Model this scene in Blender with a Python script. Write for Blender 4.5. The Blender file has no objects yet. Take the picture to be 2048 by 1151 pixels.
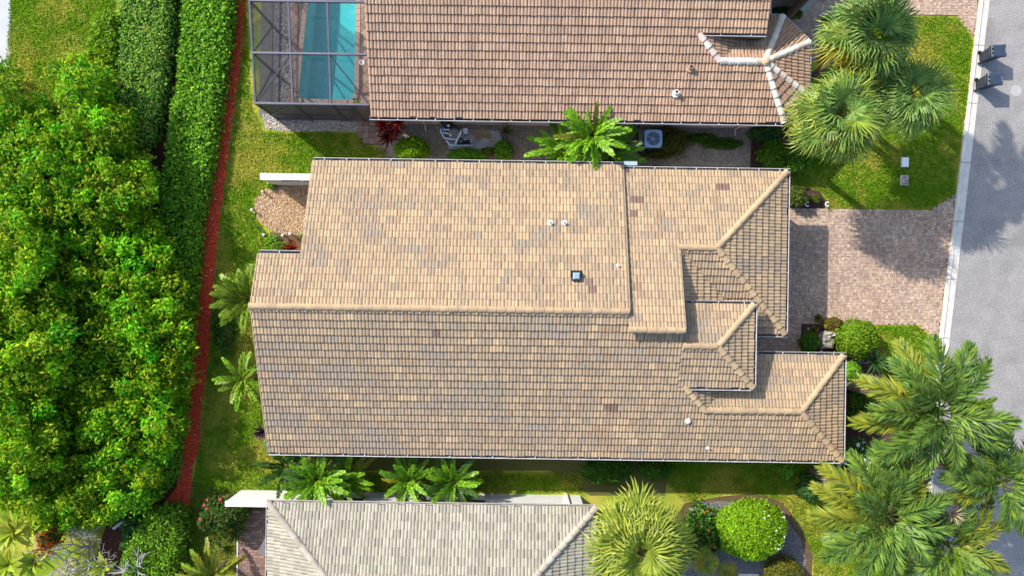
import bpy, math, random
import numpy as np
from mathutils import Vector, Matrix, noise

random.seed(7)
RNG = np.random.default_rng(7)
scene = bpy.context.scene
COL = scene.collection

# ------------------------------------------------------------------ camera, sky, sun
H = 34.1                    # drone height above the ground, metres
PPM = 40.0                  # photograph pixels per metre on the ground
TH = math.radians(0.85)     # the houses lie square to the world, the drone is turned a little
CT, ST = math.cos(TH), math.sin(TH)

cam_d = bpy.data.cameras.new('camera')
cam_d.sensor_width = 36.0
cam_d.lens = 36.0 * H * PPM / 2048.0
cam_d.clip_end = 1500
cam = bpy.data.objects.new('camera', cam_d)
cam.location = (0, 0, H)
cam.rotation_euler = (0, 0, TH)
COL.objects.link(cam)
scene.camera = cam

light_dir = Vector((1.05 * CT + 0.80 * ST, 1.05 * ST - 0.80 * CT, -1.0)).normalized()
sun_el = math.asin(-light_dir.z)
sun_az = math.atan2(-light_dir.x, -light_dir.y)      # clockwise from +Y

world = bpy.data.worlds.new('World')
scene.world = world
world.use_nodes = True
wn = world.node_tree.nodes
wl = world.node_tree.links
bg = wn['Background']
sky = wn.new('ShaderNodeTexSky')
sky.sky_type = 'NISHITA'
sky.sun_disc = False
sky.sun_elevation = sun_el
sky.sun_rotation = sun_az
sky.air_density = 1.0
sky.dust_density = 1.5
wl.new(sky.outputs[0], bg.inputs[0])
bg.inputs[1].default_value = 0.15

sun_d = bpy.data.lights.new('sun', 'SUN')
sun_d.energy = 3.4
sun_d.angle = math.radians(0.6)
sun_d.color = (1.0, 0.94, 0.84)
sun = bpy.data.objects.new('sun', sun_d)
sun.rotation_euler = light_dir.to_track_quat('-Z', 'Y').to_euler()
sun.location = (-20, 20, 40)
COL.objects.link(sun)

vs = scene.view_settings
vs.view_transform = 'Standard'
vs.look = 'None'
vs.exposure = 1.1
vs.gamma = 1.0
scene.render.engine = 'CYCLES'
scene.cycles.max_bounces = 8
scene.cycles.transparent_max_bounces = 16
scene.cycles.diffuse_bounces = 4


def W(px, py, z=0.0):
    """photograph pixel -> world x, y of the point seen there if it stands z metres up"""
    k = (H - z) / H / PPM
    x, y = (px - 1024.0) * k, (575.5 - py) * k
    return (x * CT - y * ST, x * ST + y * CT)


def W3(px, py, z=0.0):
    x, y = W(px, py, z)
    return Vector((x, y, z))


def on(px, py, zf, lift=0.0):
    z = 4.0
    for _ in range(12):
        x, y = W(px, py, z)
        z = zf(x, y)
    return Vector((x, y, z + lift))


# ------------------------------------------------------------------ materials
MATS = {}


def mat(name, col, col2=None, scale=4.0, rough=0.85, bump=0.0, bscale=40.0, grain=0.0, gscale=60.0,
        attr=None, spec=0.3, metal=0.0, stain=None, sscale=0.6, smin=0.5, smax=0.65, streak=None):
    """Principled material: two colours mixed by world-space noise, optional stain, fine grain, bump"""
    if name in MATS:
        return MATS[name]
    m = bpy.data.materials.new(name)
    m.use_nodes = True
    nt = m.node_tree
    N, L = nt.nodes, nt.links
    b = N['Principled BSDF']
    b.inputs['Roughness'].default_value = rough
    b.inputs['Specular IOR Level'].default_value = spec
    b.inputs['Metallic'].default_value = metal
    geo = N.new('ShaderNodeNewGeometry')
    pos = geo.outputs['Position']

    def noise_fac(sc, detail=4.0, lo=0.35, hi=0.65):
        n = N.new('ShaderNodeTexNoise')
        n.inputs['Scale'].default_value = sc
        n.inputs['Detail'].default_value = detail
        L.new(pos, n.inputs['Vector'])
        r = N.new('ShaderNodeMapRange')
        r.inputs['From Min'].default_value = lo
        r.inputs['From Max'].default_value = hi
        L.new(n.outputs['Fac'], r.inputs['Value'])
        return r.outputs[0], n.outputs['Fac']

    def mix(fac, a, c, mode='MIX'):
        x = N.new('ShaderNodeMix')
        x.data_type = 'RGBA'
        x.blend_type = mode
        if isinstance(fac, float):
            x.inputs[0].default_value = fac
        else:
            L.new(fac, x.inputs[0])
        for v, i in ((a, 6), (c, 7)):
            if isinstance(v, tuple):
                x.inputs[i].default_value = (*v, 1)
            else:
                L.new(v, x.inputs[i])
        return x.outputs[2]
    c = tuple(col)
    if attr:
        a = N.new('ShaderNodeAttribute')
        a.attribute_name = attr
        c = a.outputs['Color']
        if col2:
            f, _ = noise_fac(scale)
            c = mix(f, c, mix(1.0, c, tuple(col2), 'MULTIPLY'))
    elif col2:
        f, _ = noise_fac(scale)
        c = mix(f, c, tuple(col2))
    if stain:
        f, _ = noise_fac(sscale, 6.0, smin, smax)
        c = mix(f, c, tuple(stain))
    if streak:                  # run-off stains drawn out down the slopes
        mp = N.new('ShaderNodeMapping')
        mp.inputs['Scale'].default_value = (2.6, 0.32, 0.3)
        L.new(pos, mp.inputs['Vector'])
        n_ = N.new('ShaderNodeTexNoise')
        n_.inputs['Scale'].default_value = 1.0
        n_.inputs['Detail'].default_value = 5.0
        L.new(mp.outputs[0], n_.inputs['Vector'])
        r_ = N.new('ShaderNodeMapRange')
        r_.inputs['From Min'].default_value = streak[1]
        r_.inputs['From Max'].default_value = streak[2]
        r_.inputs['To Max'].default_value = 0.75
        L.new(n_.outputs['Fac'], r_.inputs['Value'])
        c = mix(r_.outputs[0], c, streak[0])
    if grain:
        f, raw = noise_fac(gscale, 3.0, 0.3, 0.7)
        g = N.new('ShaderNodeMapRange')
        g.inputs['To Min'].default_value = 1.0 - grain
        g.inputs['To Max'].default_value = 1.0 + grain
        L.new(f, g.inputs['Value'])
        cc = N.new('ShaderNodeCombineColor')
        for i in range(3):
            L.new(g.outputs[0], cc.inputs[i])
        c = mix(1.0, c, cc.outputs[0], 'MULTIPLY')
    if isinstance(c, tuple):
        b.inputs['Base Color'].default_value = (*c, 1)
    else:
        L.new(c, b.inputs['Base Color'])
    if bump:
        _, raw = noise_fac(bscale, 4.0)
        bp = N.new('ShaderNodeBump')
        bp.inputs['Strength'].default_value = 1.0
        bp.inputs['Distance'].default_value = bump
        L.new(raw, bp.inputs['Height'])
        L.new(bp.outputs[0], b.inputs['Normal'])
    MATS[name] = m
    return m


def leaf_mat(name, gloss=0.3, trans=0.35, rough=0.5):
    if name in MATS:
        return MATS[name]
    m = bpy.data.materials.new(name)
    m.use_nodes = True
    N, L = m.node_tree.nodes, m.node_tree.links
    b = N['Principled BSDF']
    b.inputs['Roughness'].default_value = rough
    b.inputs['Specular IOR Level'].default_value = gloss
    a = N.new('ShaderNodeAttribute')
    a.attribute_name = 'tint'
    L.new(a.outputs['Color'], b.inputs['Base Color'])
    t = N.new('ShaderNodeBsdfTranslucent')
    L.new(a.outputs['Color'], t.inputs['Color'])
    mx = N.new('ShaderNodeMixShader')
    mx.inputs[0].default_value = trans
    L.new(b.outputs[0], mx.inputs[1])
    L.new(t.outputs[0], mx.inputs[2])
    L.new(mx.outputs[0], N['Material Output'].inputs['Surface'])
    MATS[name] = m
    return m


LEAF = leaf_mat('leaf', 0.12, 0.40, 0.55)
WAXY = leaf_mat('waxy_leaf', 0.28, 0.32, 0.45)
GRASSM = leaf_mat('grass_blade', 0.03, 0.4, 0.8)

# ------------------------------------------------------------------ objects


def tag(o, label=None, cat=None, group=None, kind=None):
    if label:
        o['label'] = label
    if cat:
        o['category'] = cat
    if group:
        o['group'] = group
    if kind:
        o['kind'] = kind
    return o


def thing(name, label, cat, loc=(0, 0, 0), group=None):
    o = bpy.data.objects.new(name, None)
    o.empty_display_size = 0.3
    o.location = loc
    COL.objects.link(o)
    return tag(o, label, cat, group)


def link(name, me, parent=None, loc=(0, 0, 0), rot=None):
    o = bpy.data.objects.new(name, me)
    COL.objects.link(o)
    if parent is not None:
        o.parent = parent
    o.location = loc
    if rot is not None:
        o.rotation_euler = rot
    return o


class MB:
    """collects faces, then links them as one mesh object"""

    def __init__(s):
        s.v, s.f, s.m, s.t = [], [], [], []
        s.mi, s.tint = 0, None

    def face(s, pts, mi=None):
        n = len(s.v)
        s.v += [tuple(p) for p in pts]
        s.f.append(tuple(range(n, n + len(pts))))
        s.m.append(s.mi if mi is None else mi)
        s.t.append(s.tint)

    def box(s, x0, y0, z0, x1, y1, z1, rot=0.0, c=None):
        if c is None:
            c = ((x0 + x1) / 2, (y0 + y1) / 2)
        ca, sa = math.cos(rot), math.sin(rot)
        P = []
        for z in (z0, z1):
            for x, y in ((x0, y0), (x1, y0), (x1, y1), (x0, y1)):
                dx, dy = x - c[0], y - c[1]
                P.append((c[0] + dx * ca - dy * sa, c[1] + dx * sa + dy * ca, z))
        s.hexa(P)
        return s

    def hexa(s, P):
        for q in ((3, 2, 1, 0), (4, 5, 6, 7), (0, 1, 5, 4), (1, 2, 6, 5), (2, 3, 7, 6), (3, 0, 4, 7)):
            s.face([P[i] for i in q])
        return s

    def prism(s, poly, z0, z1):
        """poly: list of (x, y); z0 / z1 numbers or functions of x, y"""
        f0 = z0 if callable(z0) else (lambda x, y: z0)
        f1 = z1 if callable(z1) else (lambda x, y: z1)
        a = sum(poly[i][0] * poly[(i + 1) % len(poly)][1] - poly[(i + 1) % len(poly)][0] * poly[i][1] for i in range(len(poly)))
        if a < 0:
            poly = poly[::-1]
        bot = [(x, y, f0(x, y)) for x, y in poly]
        top = [(x, y, f1(x, y)) for x, y in poly]
        s.face(top)
        s.face(bot[::-1])
        n = len(poly)
        for i in range(n):
            j = (i + 1) % n
            s.face([bot[i], bot[j], top[j], top[i]])
        return s

    def tube(s, pts, rad, sides=6, cap=True):
        pts = [Vector(p) for p in pts]
        if not isinstance(rad, (list, tuple)):
            rad = [rad] * len(pts)
        rings = []
        u = None
        for i, p in enumerate(pts):
            d = (pts[min(i + 1, len(pts) - 1)] - pts[max(i - 1, 0)]).normalized()
            if u is None:
                u = d.cross(Vector((0, 0, 1)))
                if u.length < 0.05:
                    u = d.cross(Vector((0, 1, 0)))
            u = (u - d * u.dot(d))
            u.normalize()
            w = d.cross(u)
            rings.append([p + (u * math.cos(2 * math.pi * k / sides) + w * math.sin(2 * math.pi * k / sides)) * rad[i] for k in range(sides)])
        base = len(s.v)
        for r in rings:
            s.v += [tuple(q) for q in r]
        for i in range(len(rings) - 1):
            for k in range(sides):
                k2 = (k + 1) % sides
                s.f.append((base + i * sides + k, base + i * sides + k2, base + (i + 1) * sides + k2, base + (i + 1) * sides + k))
                s.m.append(s.mi)
                s.t.append(s.tint)
        if cap:
            s.f.append(tuple(base + (len(rings) - 1) * sides + k for k in range(sides)))
            s.m.append(s.mi)
            s.t.append(s.tint)
            s.f.append(tuple(base + k for k in range(sides))[::-1])
            s.m.append(s.mi)
            s.t.append(s.tint)
        return s

    def lathe(s, c, prof, sides=16):
        """prof: list of (radius, z) from the bottom up round the vertical through c"""
        base = len(s.v)
        for r, z in prof:
            s.v += [(c[0] + r * math.cos(2 * math.pi * k / sides), c[1] + r * math.sin(2 * math.pi * k / sides), c[2] + z) for k in range(sides)]
        for i in range(len(prof) - 1):
            for k in range(sides):
                k2 = (k + 1) % sides
                s.f.append((base + i * sides + k, base + i * sides + k2, base + (i + 1) * sides + k2, base + (i + 1) * sides + k))
                s.m.append(s.mi)
                s.t.append(s.tint)
        s.f.append(tuple(base + (len(prof) - 1) * sides + k for k in range(sides)))
        s.m.append(s.mi)
        s.t.append(s.tint)
        return s

    def mesh(s, name, mats, org=(0, 0, 0), smooth=False):
        me = bpy.data.meshes.new(name)
        ox, oy, oz = org
        me.from_pydata([(x - ox, y - oy, z - oz) for x, y, z in s.v], [], s.f)
        for m in (mats if isinstance(mats, (list, tuple)) else [mats]):
            me.materials.append(m)
        if any(s.m):
            me.polygons.foreach_set('material_index', s.m)
        if any(t is not None for t in s.t):
            ca = me.color_attributes.new('tint', 'FLOAT_COLOR', 'CORNER')
            arr = []
            for f, t in zip(s.f, s.t):
                t = t or (0.1, 0.1, 0.1)
                arr += [t[0], t[1], t[2], 1.0] * len(f)
            ca.data.foreach_set('color', arr)
        if smooth:
            me.polygons.foreach_set('use_smooth', [True] * len(s.f))
        return me

    def build(s, name, mats, parent=None, org=None, smooth=False):
        if org is None:
            org = (0, 0, 0)
            p = parent
            while p is not None:
                org = tuple(a + b for a, b in zip(org, p.location))
                p = p.parent
        return link(name, s.mesh(name, mats, org, smooth), parent)


def quads_mesh(name, V, tint, mats, smooth=False):
    """V: (n, 4, 3) quads as one mesh with a colour per quad"""
    n = len(V)
    me = bpy.data.meshes.new(name)
    me.vertices.add(n * 4)
    me.vertices.foreach_set('co', np.ascontiguousarray(V, dtype=np.float32).ravel())
    me.loops.add(n * 4)
    me.loops.foreach_set('vertex_index', np.arange(n * 4, dtype=np.int32))
    me.polygons.add(n)
    me.polygons.foreach_set('loop_start', np.arange(0, n * 4, 4, dtype=np.int32))
    me.polygons.foreach_set('loop_total', np.full(n, 4, dtype=np.int32))
    me.update(calc_edges=True)
    ca = me.color_attributes.new('tint', 'FLOAT_COLOR', 'CORNER')
    c = np.ones((n, 4, 4), dtype=np.float32)
    c[:, :, :3] = np.asarray(tint, dtype=np.float32)[:, None, :]
    ca.data.foreach_set('color', c.ravel())
    me.materials.append(mats)
    return me


def leaf_quads(P, Nn, size, aspect=0.5, spread=0.8, fold=0.15, droop=0.0):
    """diamond leaves at P lying roughly across the normals Nn"""
    n = len(P)
    d = RNG.normal(size=(n, 3))
    Nj = Nn + spread * 0.6 * RNG.normal(size=(n, 3))
    Nj /= np.linalg.norm(Nj, axis=1, keepdims=True) + 1e-9
    t = d - Nj * np.sum(d * Nj, axis=1, keepdims=True)
    t /= np.linalg.norm(t, axis=1, keepdims=True) + 1e-9
    b = np.cross(Nj, t)
    L = size * (0.65 + 0.7 * RNG.random((n, 1)))
    w = L * aspect * 0.5
    V = np.empty((n, 4, 3))
    V[:, 0] = P
    V[:, 1] = P + t * L * 0.5 + b * w + Nj * L * fold
    V[:, 2] = P + t * L - Nj * L * droop
    V[:, 3] = P + t * L * 0.5 - b * w + Nj * L * fold
    return V


def tints(n, cols, var=0.25, hue=0.06):
    """random leaf colours picked from weighted (weight, rgb) choices"""
    w = np.array([c[0] for c in cols], float)
    idx = RNG.choice(len(cols), size=n, p=w / w.sum())
    c = np.array([c[1] for c in cols])[idx]
    return np.clip(c * (1 + var * RNG.normal(size=(n, 1))) * (1 + hue * RNG.normal(size=(n, 3))), 0.002, 0.9)


def in_poly(P, poly):
    x, y = P[:, 0], P[:, 1]
    ins = np.zeros(len(P), bool)
    n = len(poly)
    for i in range(n):
        x0, y0 = poly[i]
        x1, y1 = poly[(i + 1) % n]
        if y0 == y1:
            continue
        c = ((y0 > y) != (y1 > y)) & (x < (x1 - x0) * (y - y0) / (y1 - y0) + x0)
        ins ^= c
    return ins


def area(poly):
    return abs(sum(poly[i][0] * poly[(i + 1) % len(poly)][1] - poly[(i + 1) % len(poly)][0] * poly[i][1] for i in range(len(poly)))) / 2


def rand_in(poly, n):
    a = np.array(poly)
    lo, hi = a.min(0), a.max(0)
    out = []
    tot = 0
    while tot < n:
        p = lo + (hi - lo) * RNG.random((n * 2 + 20, 2))
        p = p[in_poly(p, poly)]
        out.append(p)
        tot += len(p)
    return np.concatenate(out)[:n]


def pxpoly(pts, z=0.0):
    return [W(x, y, z) for x, y in pts]


def sheet(name, poly, z, m, kind='structure', label=None, depth=0.0):
    b = MB()
    if depth:
        b.prism(poly, z - depth, z)
    else:
        a = sum(poly[i][0] * poly[(i + 1) % len(poly)][1] - poly[(i + 1) % len(poly)][0] * poly[i][1] for i in range(len(poly)))
        if a < 0:
            poly = poly[::-1]
        b.face([(x, y, z) for x, y in poly])
    o = b.build(name, m)
    return tag(o, label, None, None, kind)


# ------------------------------------------------------------------ the ground and its zones
m_lawn = mat('lawn_soil', (0.15, 0.24, 0.014), (0.38, 0.34, 0.06), 0.5, 0.95, 0.03, 22, 0.45, 26, spec=0.03, stain=(0.075, 0.135, 0.010), sscale=0.9, smin=0.5, smax=0.7)
m_road = mat('asphalt', (0.262, 0.25, 0.24), (0.222, 0.212, 0.205), 1.3, 0.9, 0.006, 120, 0.32, 16, stain=(0.175, 0.168, 0.165), sscale=0.5, smin=0.55, smax=0.75)
m_kerb = mat('kerb_concrete', (0.60, 0.565, 0.50), (0.50, 0.47, 0.42), 2.5, 0.85, 0.004, 60, 0.12, 40, stain=(0.34, 0.31, 0.27), sscale=1.6, smin=0.55, smax=0.85)
m_conc = mat('pad_concrete', (0.42, 0.43, 0.44), (0.48, 0.46, 0.42), 1.5, 0.85, 0.004, 50, 0.12, 40, stain=(0.40, 0.29, 0.17), sscale=0.7, smin=0.52, smax=0.6)
m_redm = mat('red_mulch', (0.72, 0.075, 0.026), (0.52, 0.048, 0.020), 9, 0.9, 0.05, 30, 0.4, 45)
m_brown = mat('brown_mulch', (0.095, 0.03, 0.016), (0.045, 0.022, 0.013), 6, 0.95, 0.05, 28, 0.4, 40)
m_bed = mat('bark_bed', (0.085, 0.035, 0.03), (0.05, 0.028, 0.024), 6, 0.95, 0.05, 28, 0.4, 40)
m_grav = mat('grey_gravel', (0.34, 0.30, 0.25), (0.24, 0.21, 0.17), 5, 0.95, 0.03, 40, 0.35, 45, stain=(0.20, 0.15, 0.09), sscale=0.5, smin=0.5, smax=0.65)
m_tan = mat('tan_gravel', (0.42, 0.29, 0.17), (0.30, 0.20, 0.11), 4, 0.95, 0.03, 35, 0.35, 40)
m_slate = mat('slate_gravel', (0.17, 0.16, 0.16), (0.12, 0.115, 0.12), 5, 0.9, 0.03, 40, 0.35, 45)
m_joint = mat('paver_joint', (0.075, 0.052, 0.045), (0.10, 0.075, 0.065), 7, 0.95)
m_dirt = mat('bare_soil', (0.13, 0.085, 0.04), (0.09, 0.065, 0.03), 3, 0.95, 0.03, 30, 0.35, 30)
m_paver = mat('brick_paver', (0, 0, 0), (0.82, 0.8, 0.82), 0.7, 0.85, 0.004, 60, 0.15, 50, attr='tint')
m_white = mat('white_paint', (0.80, 0.79, 0.76), (0.72, 0.71, 0.68), 2.0, 0.6, 0, 10, 0.04, 20)
m_gutter = mat('gutter_paint', (0.50, 0.50, 0.50), (0.40, 0.40, 0.41), 2.0, 0.45)
m_trough = mat('gutter_inside', (0.035, 0.033, 0.032), (0.06, 0.055, 0.05), 5.0, 0.8)  # shade inside the gutter trough put into the colour, the metal is pale
m_black = mat('black_plastic', (0.014, 0.014, 0.016), None, 1, 0.45)
m_wood = mat('tree_bark', (0.16, 0.12, 0.085), (0.08, 0.06, 0.045), 8, 0.95, 0.02, 20, 0.3, 30)

ROAD_L = lambda y: 1958 - 0.1190 * y            # kerb edges in photograph pixels on the ground
ROAD_R = lambda y: 1979 - 0.1180 * y

b = MB()                     # one sheet to the horizon, open where the pool is dug in
for x0, y0, x1, y1 in ((-300, -300, 300, 9.26), (-300, 15.6, 300, 300), (-300, 9.26, -10.82, 15.6), (-8.0, 9.26, 300, 15.6)):
    b.face([(x0, y0, 0), (x1, y0, 0), (x1, y1, 0), (x0, y1, 0)])
tag(b.build('ground', m_lawn), kind='structure')
ra, rb = W(ROAD_R(-900), -900), W(ROAD_R(2100), 2100)
sheet('road', [ra, (ra[0] + 9.2, ra[1]), (rb[0] + 9.2, rb[1]), rb], 0.006, m_road)

# kerb: concrete slabs with open joints, a flat apron with a raised back edge
KB = thing('kerb', None, None)
KB['kind'] = 'structure'
KB['label'] = 'pale concrete kerb strip between lawn and grey street'
y = -260.0
while y < 1420:
    y2 = y + 118 + random.uniform(-3, 3)
    b = MB()
    a, c = W(ROAD_L(y + 0.6), y + 0.6), W(ROAD_L(y2 - 0.6), y2 - 0.6)
    a2, c2 = W(ROAD_R(y + 0.6), y + 0.6), W(ROAD_R(y2 - 0.6), y2 - 0.6)
    lerp = lambda p, q, t: (p[0] + (q[0] - p[0]) * t, p[1] + (q[1] - p[1]) * t)
    prof = [(0, -0.05), (0, 0.12), (0.30, 0.115), (0.42, 0.05), (1.0, 0.022), (1.0, -0.05)]
    A = [(*lerp(a, a2, t), z) for t, z in prof]
    C = [(*lerp(c, c2, t), z) for t, z in prof]
    for i in range(5):
        b.face([A[i], C[i], C[i + 1], A[i + 1]])
    b.face(A[::-1])
    b.face(C)
    b.build('kerb_slab', m_kerb, KB)
    y = y2

DRIVE = [(1552, 404), (1576, 416), (1860, 420), (1905, 392), (ROAD_L(392) - 1, 390), (ROAD_L(700) - 1, 700), (1871, 676), (1836, 648),
         (1755, 648), (1700, 655), (1602, 645), (1602, 700), (1480, 715), (1480, 560), (1540, 560)]
DRIVE = [(1505, 404)] + DRIVE[1:12] + [(1602, 716), (1440, 716), (1440, 560), (1505, 560)]
NDRIVE = [(1540, -140), (ROAD_L(-140) - 1, -140), (ROAD_L(75) - 1, 75), (1916, 33), (1850, 31), (1640, 31), (1640, 120), (1540, 120)]


def pavers(name, poly, m_base, cols, lx, ly, gap, z=0.03, rot=0.0, stuff=True, weave=False, cap=None, label=None, trim=False):
    """base sheet plus small bricks with open joints inside poly (world coordinates)"""
    base = sheet(name, poly, z - 0.022, m_base, label=label)
    P = np.array(poly)
    c0 = P.mean(0)
    ca, sa = math.cos(rot), math.sin(rot)
    R = max(np.ptp(P[:, 0]), np.ptp(P[:, 1]))
    mb = MB()
    singles = []
    quads = []
    if weave:
        ny = int(R / (2 * ly)) + 2
        for i in range(-ny, ny):
            for j in range(-ny, ny):
                ox, oy = i * 2 * ly, j * 2 * ly
                if (i + j) % 2:
                    quads += [(ox, oy, lx, ly), (ox, oy + ly, lx, ly)]
                else:
                    quads += [(ox, oy, ly, lx), (ox + ly, oy, ly, lx)]
    else:
        nx, ny = int(R / lx) + 2, int(R / ly) + 2
        for j in range(-ny, ny):
            sh = (lx / 2 if j % 2 else 0)
            if abs(lx - ly) < 1e-6:
                sh = 0
            for i in range(-nx, nx):
                quads.append((i * lx + sh, j * ly, lx, ly))
    Q = np.array(quads)
    cx = c0[0] + (Q[:, 0] + Q[:, 2] / 2) * ca - (Q[:, 1] + Q[:, 3] / 2) * sa
    cy = c0[1] + (Q[:, 0] + Q[:, 2] / 2) * sa + (Q[:, 1] + Q[:, 3] / 2) * ca
    ok = in_poly(np.stack([cx, cy], 1), poly)
    if trim:
        for ex, ey in ((-.5, -.5), (.5, -.5), (.5, .5), (-.5, .5)):
            ok |= in_poly(np.stack([cx + ex * lx * ca - ey * ly * sa, cy + ex * lx * sa + ey * ly * ca], 1), poly)
    cnt = 0
    for (ox, oy, w, h), x, y_ in zip(Q[ok], cx[ok], cy[ok]):
        t = tints(1, cols, 0.08, 0.015)[0]
        hw, hh = w / 2 - gap / 2, h / 2 - gap / 2
        zz = z + random.uniform(-0.003, 0.003)
        target = mb if stuff or (cap and cnt >= cap) else MB()
        target.tint = tuple(t)
        r2 = rot + random.uniform(-0.015, 0.015)
        c2, s2 = math.cos(r2), math.sin(r2)
        e = 0.006

        def pt(u, v, zz_):
            return (x + u * c2 - v * s2, y_ + u * s2 + v * c2, zz_)
        lo = [pt(u, v, z - 0.03) for u, v in ((-hw, -hh), (hw, -hh), (hw, hh), (-hw, hh))]
        mid = [pt(u, v, zz - e) for u, v in ((-hw, -hh), (hw, -hh), (hw, hh), (-hw, hh))]
        top = [pt(u, v, zz) for u, v in ((-hw + e, -hh + e), (hw - e, -hh + e), (hw - e, hh - e), (-hw + e, hh - e))]
        if trim:
            q = clip(top, ccw(poly))
            if len(q) < 3:
                continue
            target.face(q)
            for k in range(len(q)):
                k2 = (k + 1) % len(q)
                target.face([(q[k][0], q[k][1], z - 0.03), (q[k2][0], q[k2][1], z - 0.03), q[k2], q[k]])
            target.build('paver', m_paver, base)
            continue
        target.face(top)
        for k in range(4):
            k2 = (k + 1) % 4
            target.face([mid[k], mid[k2], top[k2], top[k]])
            target.face([lo[k], lo[k2], mid[k2], mid[k]])
        if target is not mb:
            target.build('paver', m_paver, base)
        cnt += 1
    if mb.f:
        o = mb.build('paving_bricks', m_paver, base)
        o['kind'] = 'stuff'
    return base


BRICK = [(3, (0.3949, 0.2763, 0.2003)), (3, (0.4434, 0.3231, 0.2378)), (2, (0.3544, 0.2567, 0.1935)), (2, (0.4758, 0.3622, 0.2684)), (1, (0.3058, 0.2254, 0.173)), (0.6, (0.5082, 0.4052, 0.3024))]
PINK = [(3, (0.2624, 0.172, 0.1333)), (3, (0.3034, 0.2107, 0.1634)), (1, (0.2296, 0.1591, 0.1333)), (1, (0.328, 0.2494, 0.1978))]
pavers('driveway', pxpoly(DRIVE), m_joint, BRICK, 0.16, 0.08, 0.009, weave=True, label='reddish brick driveway between garage and kerb')
pavers('neighbour_driveway', pxpoly(NDRIVE), m_joint, BRICK, 0.16, 0.08, 0.009, weave=True)
sheet('sidewalk', [(-40, 10.55), W(1, 142), W(21, 140), W(24, -200), (-40, 22)], 0.02, mat('pale_sidewalk', (0.42, 0.42, 0.43), (0.36, 0.375, 0.40), 1.2, 0.85, 0.003, 50, 0.1, 30))
sheet('red_mulch_path', pxpoly([(470, -60), (496, -60), (489, 60), (478, 140), (468, 210), (455, 300), (452, 345), (440, 420), (434, 500), (427, 560), (424, 640),
                                (413, 740), (402, 810), (398, 900), (385, 930), (382, 990), (376, 1040), (366, 1100), (352, 1210), (335, 1210), (345, 1110),
                                (362, 1060), (356, 1020), (326, 1008), (352, 975), (366, 930), (366, 860), (372, 780), (385, 700), (398, 600), (400, 520),
                                (412, 440), (420, 400), (432, 320), (445, 220), (460, 110), (466, 30)]), 0.012, m_redm)
sheet('brown_mulch_strip', pxpoly([(300, -60), (400, -60), (385, 200), (345, 330), (330, 600), (360, 900), (350, 1010), (250, 1151), (180, 1151), (215, 1040), (270, 900), (290, 500), (275, 250)]), 0.008, m_brown)
sheet('side_gravel', pxpoly([(760, 235), (1506, 240), (1500, 350), (775, 345), (752, 290)]), 0.008, m_grav)
sheet('bark_bed', pxpoly([(1503, 240), (1590, 240), (1600, 345), (1500, 348)]), 0.012, m_bed)
sheet('shell_bed', pxpoly([(525, 228), (560, 225), (545, -40), (590, -40), (600, 215), (726, 218), (722, 262), (565, 262), (530, 256)]), 0.012, mat('shell_gravel', (0.33, 0.28, 0.23), (0.24, 0.21, 0.18), 6, 0.9, 0.03, 30, 0.35, 40))
sheet('cage_dim_ground', [(-12.75, 8.35), (-11.29, 8.35), (-11.29, 15.5), (-12.75, 15.5)], 0.016, mat('dim_ground_grey', (0.15, 0.145, 0.135), (0.11, 0.11, 0.105), 4, 0.95, 0.03, 30, 0.3, 30))  # dark sheet over the grass, standing in for dimming by the screens
sheet('tan_gravel_bed', pxpoly([(560, 368), (628, 366), (622, 470), (575, 470), (545, 462), (520, 442), (508, 420), (512, 395), (530, 378)]), 0.010, m_tan)
sheet('planting_bed', pxpoly([(540, 464), (620, 470), (620, 520), (540, 515)]), 0.006, m_dirt)
sheet('entry_bed', pxpoly([(1602, 645), (1640, 640), (1690, 652), (1752, 690), (1745, 735), (1790, 760), (1790, 960), (1690, 960), (1690, 720), (1602, 718)]), 0.014, m_bed)
sheet('corner_bed', pxpoly([(1574, 380), (1610, 374), (1640, 384), (1652, 402), (1650, 418), (1574, 416)]), 0.014, m_bed)
sheet('slate_bed', pxpoly([(1380, 1015), (1400, 1002), (1445, 1000), (1520, 1010), (1575, 1040), (1600, 1075), (1612, 1120), (1600, 1190), (1350, 1190), (1360, 1080)]), 0.010, m_slate)
sheet('bare_soil', pxpoly([(1370, 1005), (1440, 992), (1520, 984), (1568, 1006), (1602, 1052), (1626, 1110), (1620, 1190), (1340, 1190), (1340, 1050)]), 0.006, m_dirt)
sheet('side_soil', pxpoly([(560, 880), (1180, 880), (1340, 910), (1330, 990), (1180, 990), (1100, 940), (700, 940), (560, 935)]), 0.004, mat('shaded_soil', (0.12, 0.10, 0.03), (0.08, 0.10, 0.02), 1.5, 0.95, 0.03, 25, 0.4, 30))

# ------------------------------------------------------------------ tiled roofs


def clip(poly, conv):
    """Sutherland-Hodgman in plan; poly holds 3-D points, conv is a convex counter-clockwise polygon"""
    out = poly
    n = len(conv)
    for i in range(n):
        ax, ay = conv[i]
        bx, by = conv[(i + 1) % n]
        ex, ey = bx - ax, by - ay
        src, out = out, []
        if not src:
            return []
        d = [ex * (p[1] - ay) - ey * (p[0] - ax) for p in src]
        for k in range(len(src)):
            k2 = (k + 1) % len(src)
            if d[k] >= -1e-7:
                out.append(src[k])
            if (d[k] > 1e-7 and d[k2] < -1e-7) or (d[k] < -1e-7 and d[k2] > 1e-7):
                t = d[k] / (d[k] - d[k2])
                out.append(tuple(src[k][q] + (src[k2][q] - src[k][q]) * t for q in range(3)))
    return out


def ccw(poly):
    a = sum(poly[i][0] * poly[(i + 1) % len(poly)][1] - poly[(i + 1) % len(poly)][0] * poly[i][1] for i in range(len(poly)))
    return list(poly) if a > 0 else list(poly)[::-1]


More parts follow.
